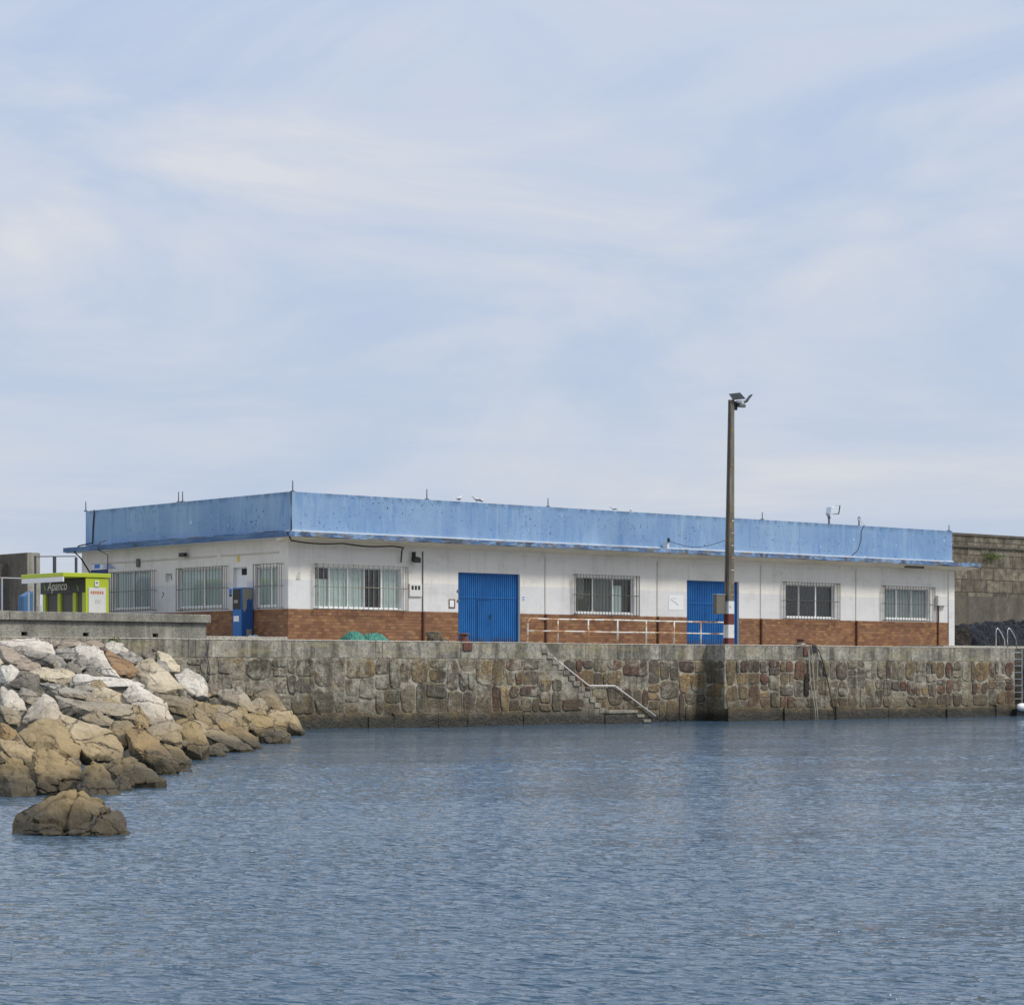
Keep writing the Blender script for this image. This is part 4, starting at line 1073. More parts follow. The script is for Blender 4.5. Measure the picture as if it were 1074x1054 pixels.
for i in range(10):
    a = i * .63; mb.cyl((s0 + .25 + .25 * math.cos(a), t0 - .5 + .15 * math.sin(a), zb), (s0 + .25 + .1 * math.cos(a), t0 - .5 + .06 * math.sin(a), zb + .11 + .03 * math.sin(3 * a)), .1, .05, 6)
tag(mb.build('plastic_bag', M['faint'], None, True), 'crumpled pale plastic bag on the kerb below the blue cabinet', 'bag')

# ------------------------------------------------------------------ lime kiosk
TK = 13.0
x0, _ = F(90, 640, TK); x1, _ = F(114, 640, TK); tk1 = L(43.6, 640, x0)[0]; zr = F(90, 606, TK)[1]
ki = thing('lime_kiosk', ((x0 + x1) / 2, (TK + tk1) / 2, QZ), 'small lime green kiosk with dark name board behind the parapet wall', 'kiosk')
mb = MB(); mb.box(x0 + .08, x1 - .001, TK + .04, tk1, QZ, zr); mb.build('body', M['charcoal'], ki)
mb = MB(); mb.box(x0, x1, TK, TK + .039, QZ, zr); mb.build('side_panel', M['lime'], ki)
zs0 = L(60, 622.6, x0)[1]
ps_ = [(86.5, 90), (76.5, 79.5), (60.5, 63.5), (45, 48)]
for xa, xb in ps_:
    ta = L(xb, 630, x0)[0]; tb = L(xa, 630, x0)[0]; mb = MB(); mb.box(x0 - .01, x0 + .079, max(ta, TK + .041), tb, QZ, zs0); mb.build('post', M['lime'], ki)
mb = MB(); mb.box(x0 - .03, x0 + .079, TK + .041, tk1 + .05, zs0 + .001, zr - .01); nbd = mb.build('name_board', M['signblack'], ki)
tt = L(50.5, 618, x0)[0]; zz = L(50.5, 619.6, x0)[1]
text_mesh('Apanco', .54, M['paper'], nbd, (x0 - .034, tt, zz), (0, -1, 0), 'lettering', .22, .92)
for xx in (48, 74, 82.5):
    t_, z_ = L(xx, 616, x0); mb = MB()
    mb.prism([(t_ - .08, z_ - .16), (t_ + .02, z_ - .12), (t_ + .09, z_ + .14), (t_ - .02, z_ + .04)], 'x', x0 - .04, x0 - .031); mb.build('leaf_emblem', M['green'] if xx != 74 else M['charcoal'], nbd)
AW = (x0 - F(90, 640, TK)[0])
tr = TK - .05; xl = F(66, 603, tr)[0]; zr1 = zr + .02
tl = L(22, 605, xl)[0]
mb = MB(); mb.box(xl, x1 + .08, tr, tl, zr1, zr1 + .17); mb.bevel(.015).build('roof', M['lime'], ki)
zsw = L(40, 612.6, xl)[1]
mb = MB(); mb.box(xl - .001, xl + .05, tr + .001, tl - .05, zr1 - .19, zr1 - .001); mb.build('awning', M['awning'], ki)
a, zt = F(92.6, 616, TK); b, _ = F(110.8, 616, TK)
mb = MB(); mb.box(a, b, TK - .03, TK - .001, QZ + .15, zt); po = mb.build('menu_board', M['box'], ki)
mb = MB()
for i in range(6):
    x = a + .09 + i * (b - a - .18) / 6; mb.box(x, x + .07, TK - .036, TK - .031, zt - .25, zt - .14)
    if i % 2: mb.box(x + .015, x + .05, TK - .036, TK - .031, zt - .27, zt - .251)
mb.build('lettering', M['redtext'], po)
mb = MB()
mb.tube([(a + .42 + .12 * math.cos(t_), TK - .036, zt - .55 + .07 * math.sin(2 * t_)) for t_ in [i * .5 for i in range(13)]], .008, 4); mb.build('print', M['faint'], po)
a, zt = F(99, 609, TK); b, _ = F(103.5, 609, TK); mb = MB(); mb.box(a, b, TK - .04, TK - .001, zt - .24, zt); lb = mb.bevel(.01).build('lamp_box', M['box'], ki)
mb = MB(); mb.box(a + .06, a + .12, TK - .046, TK - .041, zt - .11, zt - .05); mb.build('eye', M['black'], lb)

# ------------------------------------------------------------------ left background: breakwater end, fence, things on the quay
TW = 34.0
a, zt = F(28.5, 579.5, TW); b, _ = F(41, 579.5, TW)
bw = thing('breakwater_end', (a, TW, QZ), 'dark concrete breakwater wall with buttresses at the far left behind the kiosk', 'wall')
mb = MB(); mb.box(a, b, TW, TW + 40, QZ - .1, zt); mb.build('wall_body', M['dark_grey'], bw)
mb = MB()
for i in range(10):
    t = TW + 1.9 + i * 3.1; mb.box(a - .35, a - .001, t, t + .7, QZ - .1, zt - .5)
mb.build('buttress', M['dark_grey'], bw)
mb = MB(); mb.box(a - .002, b + .02, TW - .05, TW - .001, QZ, zt - .02); mb.build('end_face', M['grey'], bw)
TF = 27.0
fe = thing('steel_fence', (F(60, 600, TF)[0], TF, QZ), 'tall dark steel fence frame standing behind the green kiosk', 'fence')
z1 = F(57, 583.7, TF)[1]
for px, r in ((37, .03), (57.2, .065), (79.8, .045)):
    s = F(px, 600, TF)[0]; mb = MB(); mb.box(s - r, s + r, TF - .05, TF + .05, QZ, z1); mb.build('post', M['fence'], fe)
mb = MB(); mb.cyl((F(37, 600, TF)[0], TF, z1 - .03), (F(79.8, 600, TF)[0], TF, z1 + .05), .025); mb.build('top_rail', M['fence'], fe)
mb = MB(); sa, sb = F(37, 600, TF)[0], F(79.8, 600, TF)[0]
n = 14
for i in range(n):
    s = sa + (sb - sa) * i / n; mb.cyl((s, TF + .02, QZ), (s, TF + .02, QZ + 1.9), .012, n=4)
mb.build('mesh_panel', M['fence'], fe)
TG = 20.0
fg = thing('mesh_fence', (F(10, 620, TG)[0], TG, QZ), 'low pale post and wire mesh fence left of the kiosk', 'fence')
z1 = F(2, 606, TG)[1]; sa, sb = F(-30, 600, TG)[0], F(24, 600, TG)[0]
for px in (-30, 2, 30): s = F(px, 600, TG)[0]; mb = MB(); mb.cyl((s, TG, QZ), (s, TG, z1), .04); mb.build('post', M['steel'], fg)
mb = MB(); mb.cyl((sa, TG, z1), (sb, TG, z1), .025); mb.build('rail', M['steel'], fg)
mb = MB()
for i in range(30):
    s = sa + (sb - sa) * i / 30; mb.cyl((s, TG, QZ), (s, TG, z1), .008, n=4)
for i in range(1, 7):
    z = QZ + (z1 - QZ) * i / 7; mb.cyl((sa, TG, z), (sb, TG, z), .008, n=4)
mb.build('mesh_panel', M['fence'], fg)
a, zt = F(24.5, 625, 24); b, _ = F(35, 625, 24)
mb = MB(); mb.box(a, b, 24, 24.5, QZ, zt); 
for v in mb.bm.verts:
    if v.co.z > 4: v.co.x *= 1; v.co.z += (v.co.x - a) * .5
tag(mb.bevel(.05, 2).build('covered_crate', M['skyblue']), 'crate under a blue tarpaulin in front of the dark breakwater', 'crate')
a, zt = F(-8, 600, 21); b, _ = F(1.3, 600, 21)
mb = MB(); mb.box(a, b, 21, 22, QZ, zt)
for v in mb.bm.verts:
    if v.co.z > 4 and v.co.x > b - .1: v.co.z -= .5
tag(mb.bevel(.06, 2).build('navy_container', M['navy']), 'navy blue container cut off by the left picture edge', 'container')

# ------------------------------------------------------------------ right background: block breakwater
TR = 30.0
a = F(930, 600, TR)[0]; zt = F(1003, 559.5, TR)[1]
br = thing('block_breakwater', (a + 20, TR, QZ), 'high weathered grey block breakwater wall behind the right end of the building', 'wall')
mb = MB(); mb.box(a, a + 90, TR, TR + 2, QZ - .1, zt); mb.build('wall_body', M['blocks'], br)
mb = MB(); z = F(1003, 571.5, TR)[1]; mb.box(a, a + 90, TR - .14, TR - .001, z - .12, z); mb.box(a, a + 90, TR - .08, TR - .001, zt - .1, zt + .05)
z = F(1003, 625, TR)[1]; mb.box(a, a + 90, TR - .3, TR - .001, QZ - .1, z); mb.build('string_course', M['dark_grey'], br)
s, z = F(1038, 584.5, TR)
mb = MB()
for i in range(260):
    p = Vector((random.gauss(s, .42), TR - .05 - random.random() * .2, random.gauss(z, .14))); d = Vector((random.uniform(-1, 1), -.5, random.uniform(-.3, 1))) * .13
    q_ = Vector((random.uniform(-1, 1), random.uniform(-.3, .3), random.uniform(-1, 1))) * .05
    mb.bm.faces.new([mb.bm.verts.new(p), mb.bm.verts.new(p + d + q_), mb.bm.verts.new(p + d * 1.2 - q_)])
tag(mb.build('wall_plant', M['weed']), 'tuft of green weed growing out of the block breakwater', 'plant')

def heap(name, m, s0, s1, t0, t1, z0, hfun, label, cat, group=None, nx=60, ny=24, seed=0, fold=.12, freq=2.2):
    bm = bmesh.new(); g = []
    for j in range(ny + 1):
        row = []
        for i in range(nx + 1):
            u, v = i / nx, j / ny
            h = hfun(u) * (math.sin(math.pi * min(1, max(0, v))) ** .45)
            x = s0 + (s1 - s0) * u; y = t0 + (t1 - t0) * v
            nn = noise.fractal(Vector((x * freq, y * freq, seed)), .7, 2.2, 5) * fold + abs(noise.noise(Vector((x * freq * 1.4, y * .8, seed + 3)))) * fold * 1.2
            e = min(1, h * 3)
            row.append(bm.verts.new((x, y - nn * e * .6, z0 + max(0, h + nn * e))))
        g.append(row)
    for j in range(ny):
        for i in range(nx): bm.faces.new([g[j][i], g[j][i + 1], g[j + 1][i + 1], g[j + 1][i]])
    o = MB(); o.bm.free(); o.bm = bm
    ob = o.build(name, m, None, True); tag(ob, label, cat, group); return ob
a, zt = F(1016, 651, 9); b = F(1110, 650, 9)[0]; hh = zt - QZ - .1
def hA(u):
    return (hh - .35) * min(1, (u / .10 + .001)) ** .5 * (1 + .26 * min(1, max(0, u - .1) * 5)) if u > 0 else 0
heap('net_pile', M['netblack'], a, b, 8, 12, QZ + .02, lambda u: hA(u) * (1 if u < .97 else max(0, (1 - u) / .03)), 'big heap of black fishing nets beside the block breakwater', 'fishing net', None, 150, 40, 2, .26, 1.7)
a2, zt = F(1002, 657, 9.5); b2 = F(1025, 650, 9.5)[0]
heap('net_pile', M['netbrown'], a2, b2, 8.8, 12, QZ + .02, lambda u: 1.15 * math.sin(math.pi * min(1, u * 1.0)) ** .5, 'smaller heap of dark brown nets next to the building corner', 'fishing net', None, 60, 30, 7, .22, 2.6)
# small things along the quay edge
for x0, x1, yt, lab, sd_ in ((363.5, 382, 662.2, 'rounded heap of green netting by the wall under the first front window, left one', 1), (382.5, 405, 663.6, 'wider heap of green netting with a dip, right of its twin', 5)):
    a, zt = F(x0, yt, 3.3); b = F(x1, yt, 3.3)[0]
    if sd_ == 5: f = lambda u, zt=zt: (zt - QZ) * (math.sin(math.pi * u) ** .4) * (1 - .25 * math.exp(-((u - .42) / .1) ** 2))
    else: f = lambda u, zt=zt: (zt - QZ) * (math.sin(math.pi * u) ** .5)
    heap('green_net', M['netgreen'], a, b, 3.0, 3.9, QZ, f, lab, 'fishing net', 'green net heaps on the quay', 30, 16, sd_, .06, 5)
a, zt = F(452, 667, 2.6); b = F(469.5, 667, 2.6)[0]
rc = thing('rope_coil', ((a + b) / 2, 2.6, QZ), 'brown coil of old rope and netting left of the blue door', 'rope')
mb = MB()
for k in range(7):
    for q_ in range(1):
        pts = [((a + b) / 2 - .28 + (.24 + .015 * k) * math.cos(t) * (1 + .08 * math.sin(3 * t + k)), 2.6 + (.2) * math.sin(t), QZ + .06 + .055 * k + .02 * math.sin(2 * t + k)) for t in [i * math.tau / 18 for i in range(18)]]
        mb.tube(pts + [pts[0]], .032, 5)
mb.build('coil', M['netcoil'], rc, True)
h = MB()
o = heap('tangle', M['netcoil'], a + .45, b, 2.4, 3.0, QZ, lambda u: (zt - QZ) * .75 * math.sin(math.pi * u) ** .4, None, None, None, 20, 12, 9, .07, 6)
l_ = o.location.copy(); o.parent = rc; o.location = l_ - rc.location

def bollard(x, y_top, name_label, two, t=.35):
    s, zt = F(x, y_top, t); bo = thing('mooring_bollard', (s, t, QZ), name_label, 'bollard')
    H = zt - QZ
    mb = MB(); mb.cyl((s, t, QZ + .01), (s, t, QZ + H * .8), .17, .15, 16); mb.build('shaft', M['rust'], bo)
    mb = MB(); mb.cyl((s, t, QZ + H * .78), (s, t, QZ + H * .9), .15, .235, 16); mb.cyl((s, t, QZ + H * .9), (s, t, QZ + H), .235, .2, 16); mb.build('cap', M['rust'], bo)
    mb = MB(); mb.cyl((s, t, QZ + .012), (s, t, QZ + .06), .26, .26, 16); mb.build('base_plate', M['rust'], bo)
    return s, bo
s, bo = bollard(486.5, 664.0, 'thick rusty mooring bollard on the quay edge before the left blue door', 0, .3)
sp, _ = F(489, 680, -.05)
mb = MB(); mb.box(sp - .15, sp + .3, -.07, -.032, QZ - .34, QZ - .02); mb.bevel(.03); mb.build('hanging_plate', M['rust'], bo)
s, bo = bollard(839.5, 669.6, 'dark mooring bollard with ropes on the quay edge right of the pole', 0, .3)
mb = MB(); mb.box(s - .18, s + .16, -.07, -.032, QZ - .45, QZ - .04); mb.bevel(.03); mb.build('hanging_plate', M['rust'], bo)
mb = MB()
for k in range(2):
    pts = [(s + .2 * math.cos(t), .3 + .2 * math.sin(t), QZ + .03 + .05 * k) for t in [i * math.tau / 14 for i in range(15)]]; mb.tube(pts, .025, 5)
z5 = F(840, 690, 0)[1]
tag(mb.build('mooring_rope', M['rope'], None, True), 'pale rope wound around the foot of the right bollard', 'rope')
mb = MB(); mb.tube([(s - .5, -.09, QZ - .03), (s - .1, .0, QZ + .07), (s + .05, -.06, QZ - .1), (s + .1, -.1, QZ - .5), (s + .16, -.13, 1.6), (s + .3, -.27, .5), (s + .32, -.3, -.2)], .022, 6)
mb.tube([(s + .1, .1, QZ + .06), (s + .3, -.06, QZ - .02), (s + .34, -.1, QZ - .7), (s + .40, -.13, 1.4), (s + .42, -.28, .45), (s + .46, -.31, -.2)], .022, 6)
tag(mb.build('mooring_rope', M['rope'], None, True), 'pale doubled rope hanging straight down from the right bollard to the water', 'rope')
mb = MB(); e, ze = F(877, 748, -.3)
mb.tube([(s + .15, .2, QZ + .1), (s + .45, -.0, QZ + .06), (s + .75, -.08, QZ - .2), (s + .95, -.1, QZ - .6), (s + 1.3, -.1, 1.7), (e - .2, -.28, .6), (e, -.32, -.1)], .026, 6)
tag(mb.build('mooring_rope', M['rope_d'], None, True), 'black rope slanting down rightwards from the right bollard', 'rope')
mb = MB(); mb.box(s + .35, s + .62, -.09, -.032, QZ - .3, QZ + .02); mb.bevel(.04, 2); tag(mb.build('rubber_pad', M['black']), 'black rubber chafing pad on the quay edge under the slanting rope', 'pad')
mb = MB(); mb.box(s - .12, s + .14, -.08, -.005, 1.05, 2.0); mb.bevel(.03, 2); tag(mb.build('fender_board', M['netbrown']), 'narrow dark fender board on the quay face below the right bollard', 'fender')

# cable down the quay wall at the end of the parapet
mb = MB(); s = F(216.5, 690, -.05)[0]
for k, o_ in enumerate((0, .07)):
    mb.tube([(s + o_ + .05 * math.sin(i * .9 + k * 2) + (-.22 * math.sin(math.pi * min(1, max(0, (i - 3) / 5))) if k == 0 else 0), -.06 - .03 * k, QZ - .05 - i * .17) for i in range(17)], .018, 5)
tag(mb.build('hanging_cable', M['wire'], None, True), 'grey looped cables hanging down the quay wall where the parapet ends', 'cable')

# ------------------------------------------------------------------ railing above the stairs
TRL = REC + .22
xs = [553.4, 585, 617, 647.7, 677.8, 707, 735, 761.5]
ra = thing('guard_railing', (F(553, 676, TRL)[0], TRL, QZ), 'rusty white two-rail guard railing along the quay above the stairs', 'railing')
zt = F(585, 649.3, TRL)[1]; zm = F(585, 662, TRL)[1]
ss = [F(x, 660, TRL)[0] for x in xs]
for s in ss[1:-1]:
    mb = MB(); mb.cyl((s, TRL, QZ), (s, TRL, zt), .034, n=8); mb.build('post', M['rail'], ra, True)
R_ = .22; pts = [(ss[0], TRL, QZ)] + [(ss[0] + R_ - R_ * math.cos(a), TRL, zt - R_ + R_ * math.sin(a)) for a in [i * math.pi / 12 for i in range(7)]]
pts += [(s, TRL, zt + .008 * math.sin(s * 3)) for s in ss[1:-1]] + [(ss[-1] - R_ + R_ * math.sin(a), TRL, zt - R_ + R_ * math.cos(a)) for a in [i * math.pi / 12 for i in range(7)]] + [(ss[-1], TRL, QZ)]
mb = MB(); mb.tube(pts, .034, 8); mb.build('top_rail', M['rail'], ra, True)
mb = MB(); mb.tube([(ss[0], TRL, zm)] + [(s, TRL, zm + .006 * math.sin(s * 5)) for s in ss[1:]], .028, 8); mb.build('middle_rail', M['rail'], ra, True)

# ------------------------------------------------------------------ concrete pole with its lamps
TP = .75
s0_, _ = F(764.2, 678, TP); zt = F(767, 419.5, TP)[1]; s1_ = F(767.0, 420, TP)[0]
pole = thing('concrete_pole', (s0_, TP, QZ), 'tall tapering concrete lamp pole with red and white bands at its foot', 'lamp pole')
bm = bmesh.new(); mb = MB(); 
def ring(s, z, wx, wy, g):
    hx, hy = wx / 2, wy / 2
    return [(s - hx, TP - hy, z), (s + hx, TP - hy, z), (s + hx, TP + hy, z), (s - hx, TP + hy, z), (s - hx, TP + g, z), (s - hx + .05, TP + g, z), (s - hx + .05, TP - g, z), (s - hx, TP - g, z)]
A = ring(s0_, QZ - .2, .36, .30, .06); B = ring(s1_, zt, .20, .17, .03)
va = [mb.bm.verts.new(p) for p in A]; vb = [mb.bm.verts.new(p) for p in B]
for i in range(8): mb.bm.faces.new([va[i], va[(i + 1) % 8], vb[(i + 1) % 8], vb[i]])
mb.bm.faces.new(va[::-1]); mb.bm.faces.new(vb); mb.build('shaft', M['pole'], pole)
mb = MB(); z = 5.3
i = 0
while z < zt - .6:
    f = (z - QZ) / (zt - QZ); s = s0_ + (s1_ - s0_) * f; hy = .15 - .065 * f; wx = .36 - .16 * f
    if z < 8.8: mb.box(s - .02, s + wx / 2 - .03, TP - hy - .012, TP - hy + .01, z, z + .035)
    z += .52
mb.build('rung', M['rail'], pole)
# wires running down the left face
mb = MB(); mb.tube([(s0_ + (s1_ - s0_) * f - (.19 - .08 * f), TP - .02, QZ + (zt - QZ) * f) for f in [.18 + .8 * i / 20 for i in range(21)]], .014, 5); mb.build('cable_run', M['wire'], pole, True)
a, z1 = F(750.2, 623.6, TP); zb_ = F(750.2, 643.8, TP)[1]
mb = MB(); mb.box(a + .08, s0_ - .19, TP + .0, TP + .22, zb_, z1); sb_ = mb.bevel(.012).build('switch_box', M['box_br'], pole)
mb = MB(); mb.box(a + .07, s0_ - .187, TP - .02, TP + .23, z1 + .001, z1 + .03); mb.build('box_lid', M['steel'], sb_)
# lamp heads
kk = (TP - CAM.y) / ray(770)[1]
mb = MB(); mb.box(s1_ + .06, s1_ + .30, TP - .09, TP + .05, zt - .42, zt - .05); mb.bevel(.02)
mb.cyl((s1_ + .1, TP - .05, zt - .12), (s1_ + .62, TP - .15, zt - .18), .035); mb.build('bracket', M['black'], pole)
def lamp_panel(c, size, rx, ry, rz, name):
    mb = MB(); w_, d_, t_ = size; mb.box(-w_ / 2, w_ / 2, -d_ / 2, d_ / 2, -t_ / 2, t_ / 2); mb.bevel(.02)
    from mathutils import Euler
    bmesh.ops.transform(mb.bm, matrix=Matrix.Translation(c) @ Euler((rx, ry, rz)).to_matrix().to_4x4(), verts=mb.bm.verts)
    return mb.build(name, M['fence'], pole)
mb = MB(); mb.quad(P(764.3, 413.2, kk + .2), P(776.3, 411.8, kk + .45), P(782.2, 418.4, kk - .1), P(768.8, 419.8, kk - .3))
bmesh.ops.solidify(mb.bm, geom=mb.bm.faces[:], thickness=.05); mb.build('lamp_head', M['fence'], pole)
lamp_panel(Vector((s1_ + 1.02, TP - .0, zt + .12)), (.05, .44, .45), R(0), R(38), R(-30), 'lamp_head')
mb = MB(); mb.cyl((s1_ + .4, TP - .12, zt - .04), (s1_ + 1.0, TP - .02, zt + .02), .03); mb.box(s1_ + .25, s1_ + .62, TP - .26, TP - .1, zt - .30, zt - .16); mb.bevel(.01); mb.build('lamp_driver', M['wire'], pole)
mb = MB(); mb.box(s1_ + .2, s1_ + .52, TP - .22, TP - .08, zt - .12, zt - .03); mb.build('lamp_bracket', M['awning'], pole)

# ------------------------------------------------------------------ quay ladder and fender on the right
la = thing('quay_ladder', (S_END + .5, .6, 0), 'steel ladder in the dark recess of the quay wall, below the tubular hoops', 'ladder')
sa, sb = S_END + .12, S_END + .72
mb = MB()
for s in (sa, sb): mb.cyl((s, .12, -.3), (s, .12, QZ - .05), .022)
mb.build('stile', M['steel'], la)
mb = MB()
for i in range(9): mb.cyl((sa - .02, .12, .5 + i * .31), (sb, .12, .5 + i * .31), .024, n=6)
mb.build('rung', M['chrome'], la)
mb = MB(); mb.box(S_END + .0015, S_END + .04, .02, .999, -1, QZ - .04); mb.box(S_END + .0415, S_N1 - .002, .96, .998, -1, QZ - .65); mb.build('recess_shade', M['dark_grey'], la)  # dark sheets put the recess's shade into the colour
for xa, xb, lb_ in ((1044.8, 1053.8, 'left chrome tube hoop on the quay edge, for the ladder'), (1056.8, 1066, 'right chrome tube hoop on the quay edge, directly above the ladder')):
    s, z1 = F(xa, 657.8, .5); s2 = F(xb, 670, .5)[0]; 
    pts = [(s, .5, QZ)] + [(s, .5, z1 - .16)]
    for i in range(1, 9):
        f = i / 8; pts.append((s + (s2 - s) * (f ** 1.25), .5, z1 - .16 + .16 * math.sin(min(1, f * 3.2) * math.pi / 2) - (f ** 2.1) * .62))
    pts.append((s2, .5, QZ))
    mb = MB(); mb.tube(pts, .024, 8); tag(mb.build('ladder_hoop', M['chrome'], None, True), lb_, 'handrail', 'hoops above the ladder')
fc = Vector((F(1073, 741, -.4)[0], -.4, F(1073, 741.5, -.4)[1]))
fe_ = thing('boat_fender', fc, 'fat white cylindrical fender floating by the ladder at the right edge', 'fender')
bm = bmesh.new(); rings = []
for x, r in ((-.52, .05), (-.48, .1), (-.42, .15), (-.3, .185), (.6, .185), (.7, .15), (.76, .06)):
    rings.append([bm.verts.new((fc.x + x + .1, fc.y + math.cos(a) * r, fc.z + math.sin(a) * r)) for a in [i * math.tau / 16 for i in range(16)]])
for A, B in zip(rings, rings[1:]):
    for j in range(16): bm.faces.new([A[j], A[(j + 1) % 16], B[(j + 1) % 16], B[j]])
bm.faces.new(rings[0][::-1]); bm.faces.new(rings[-1]); o = MB(); o.bm.free(); o.bm = bm; o.build('fender_tube', M['awning'], fe_, True)
mb = MB(); mb.box(fc.x - .4, fc.x + .9, fc.y + .05, fc.y + .35, -.2, fc.z - .1); mb.build('float', M['black'], fe_)
mb = MB(); mb.tube([(fc.x - .45, fc.y, fc.z), (fc.x - .5, -.1, 1.5), (fc.x - .5, .4, QZ)], .012, 5); mb.build('lanyard', M['rope_d'], fe_)

# ------------------------------------------------------------------ boulder bank
WL = [(-60, 842), (0, 840), (60, 838), (126, 836), (160, 822), (185, 812), (205, 800), (230, 794), (262, 791), (290, 778), (320, 767), (335, 762)]
def yw(x):
    for (a, b), (c, d) in zip(WL, WL[1:]):
        if a <= x <= c: return b + (d - b) * (x - a) / (c - a)
    return WL[0][1] if x < 0 else WL[-1][1]
ZWALL = [(-80, 3.1), (130, 3.0), (165, 2.6), (190, 2.3), (215, 1.9), (240, 1.5), (300, .8), (322, .1), (400, 0)]
def zwall(x):
    for (a, b), (c, d) in zip(ZWALL, ZWALL[1:]):
        if a <= x <= c: return b + (d - b) * (x - a) / (c - a)
    return 3.1
def bankk(x, y):
    kw = CAM.z * FPX / (yw(x) - HZ); kq = (-.2 - CAM.y) / ray(x)[1]
    if kq - kw < 1.5: return kw + .4
    a = zwall(x) / (kq - kw); g = (HZ - y) / FPX
    k = (CAM.z + a * kw) / (a - g) if a - g > 1e-4 else kq
    return max(kw + .2, min(k, kq - .9))
# rubble core under the boulders
bm = bmesh.new(); rows = []
for i in range(46):
    x = -62 + i * 8.7; kw = CAM.z * FPX / (yw(x) - HZ); kq = (0.3 - CAM.y) / ray(x)[1]; row = []
    for j in range(40):
        f = j / 39 * 1.08 - .08; k = kw + (kq - kw) * f; ds, dt = ray(x)
        p = Vector((CAM.x + k * ds, CAM.y + k * dt, 0)); p.z = (zwall(x) - .35) * f - 1.05 + .4 * noise.fractal(p * .9, .8, 2, 4)
        row.append(bm.verts.new(p))
    rows.append(row)
for A, B in zip(rows, rows[1:]):
    for j in range(39): bm.faces.new([A[j], A[j + 1], B[j + 1], B[j]])
o = MB(); o.bm.free(); o.bm = bm; tag(o.build('rubble_bank', M['core'], None, True), kind='structure')

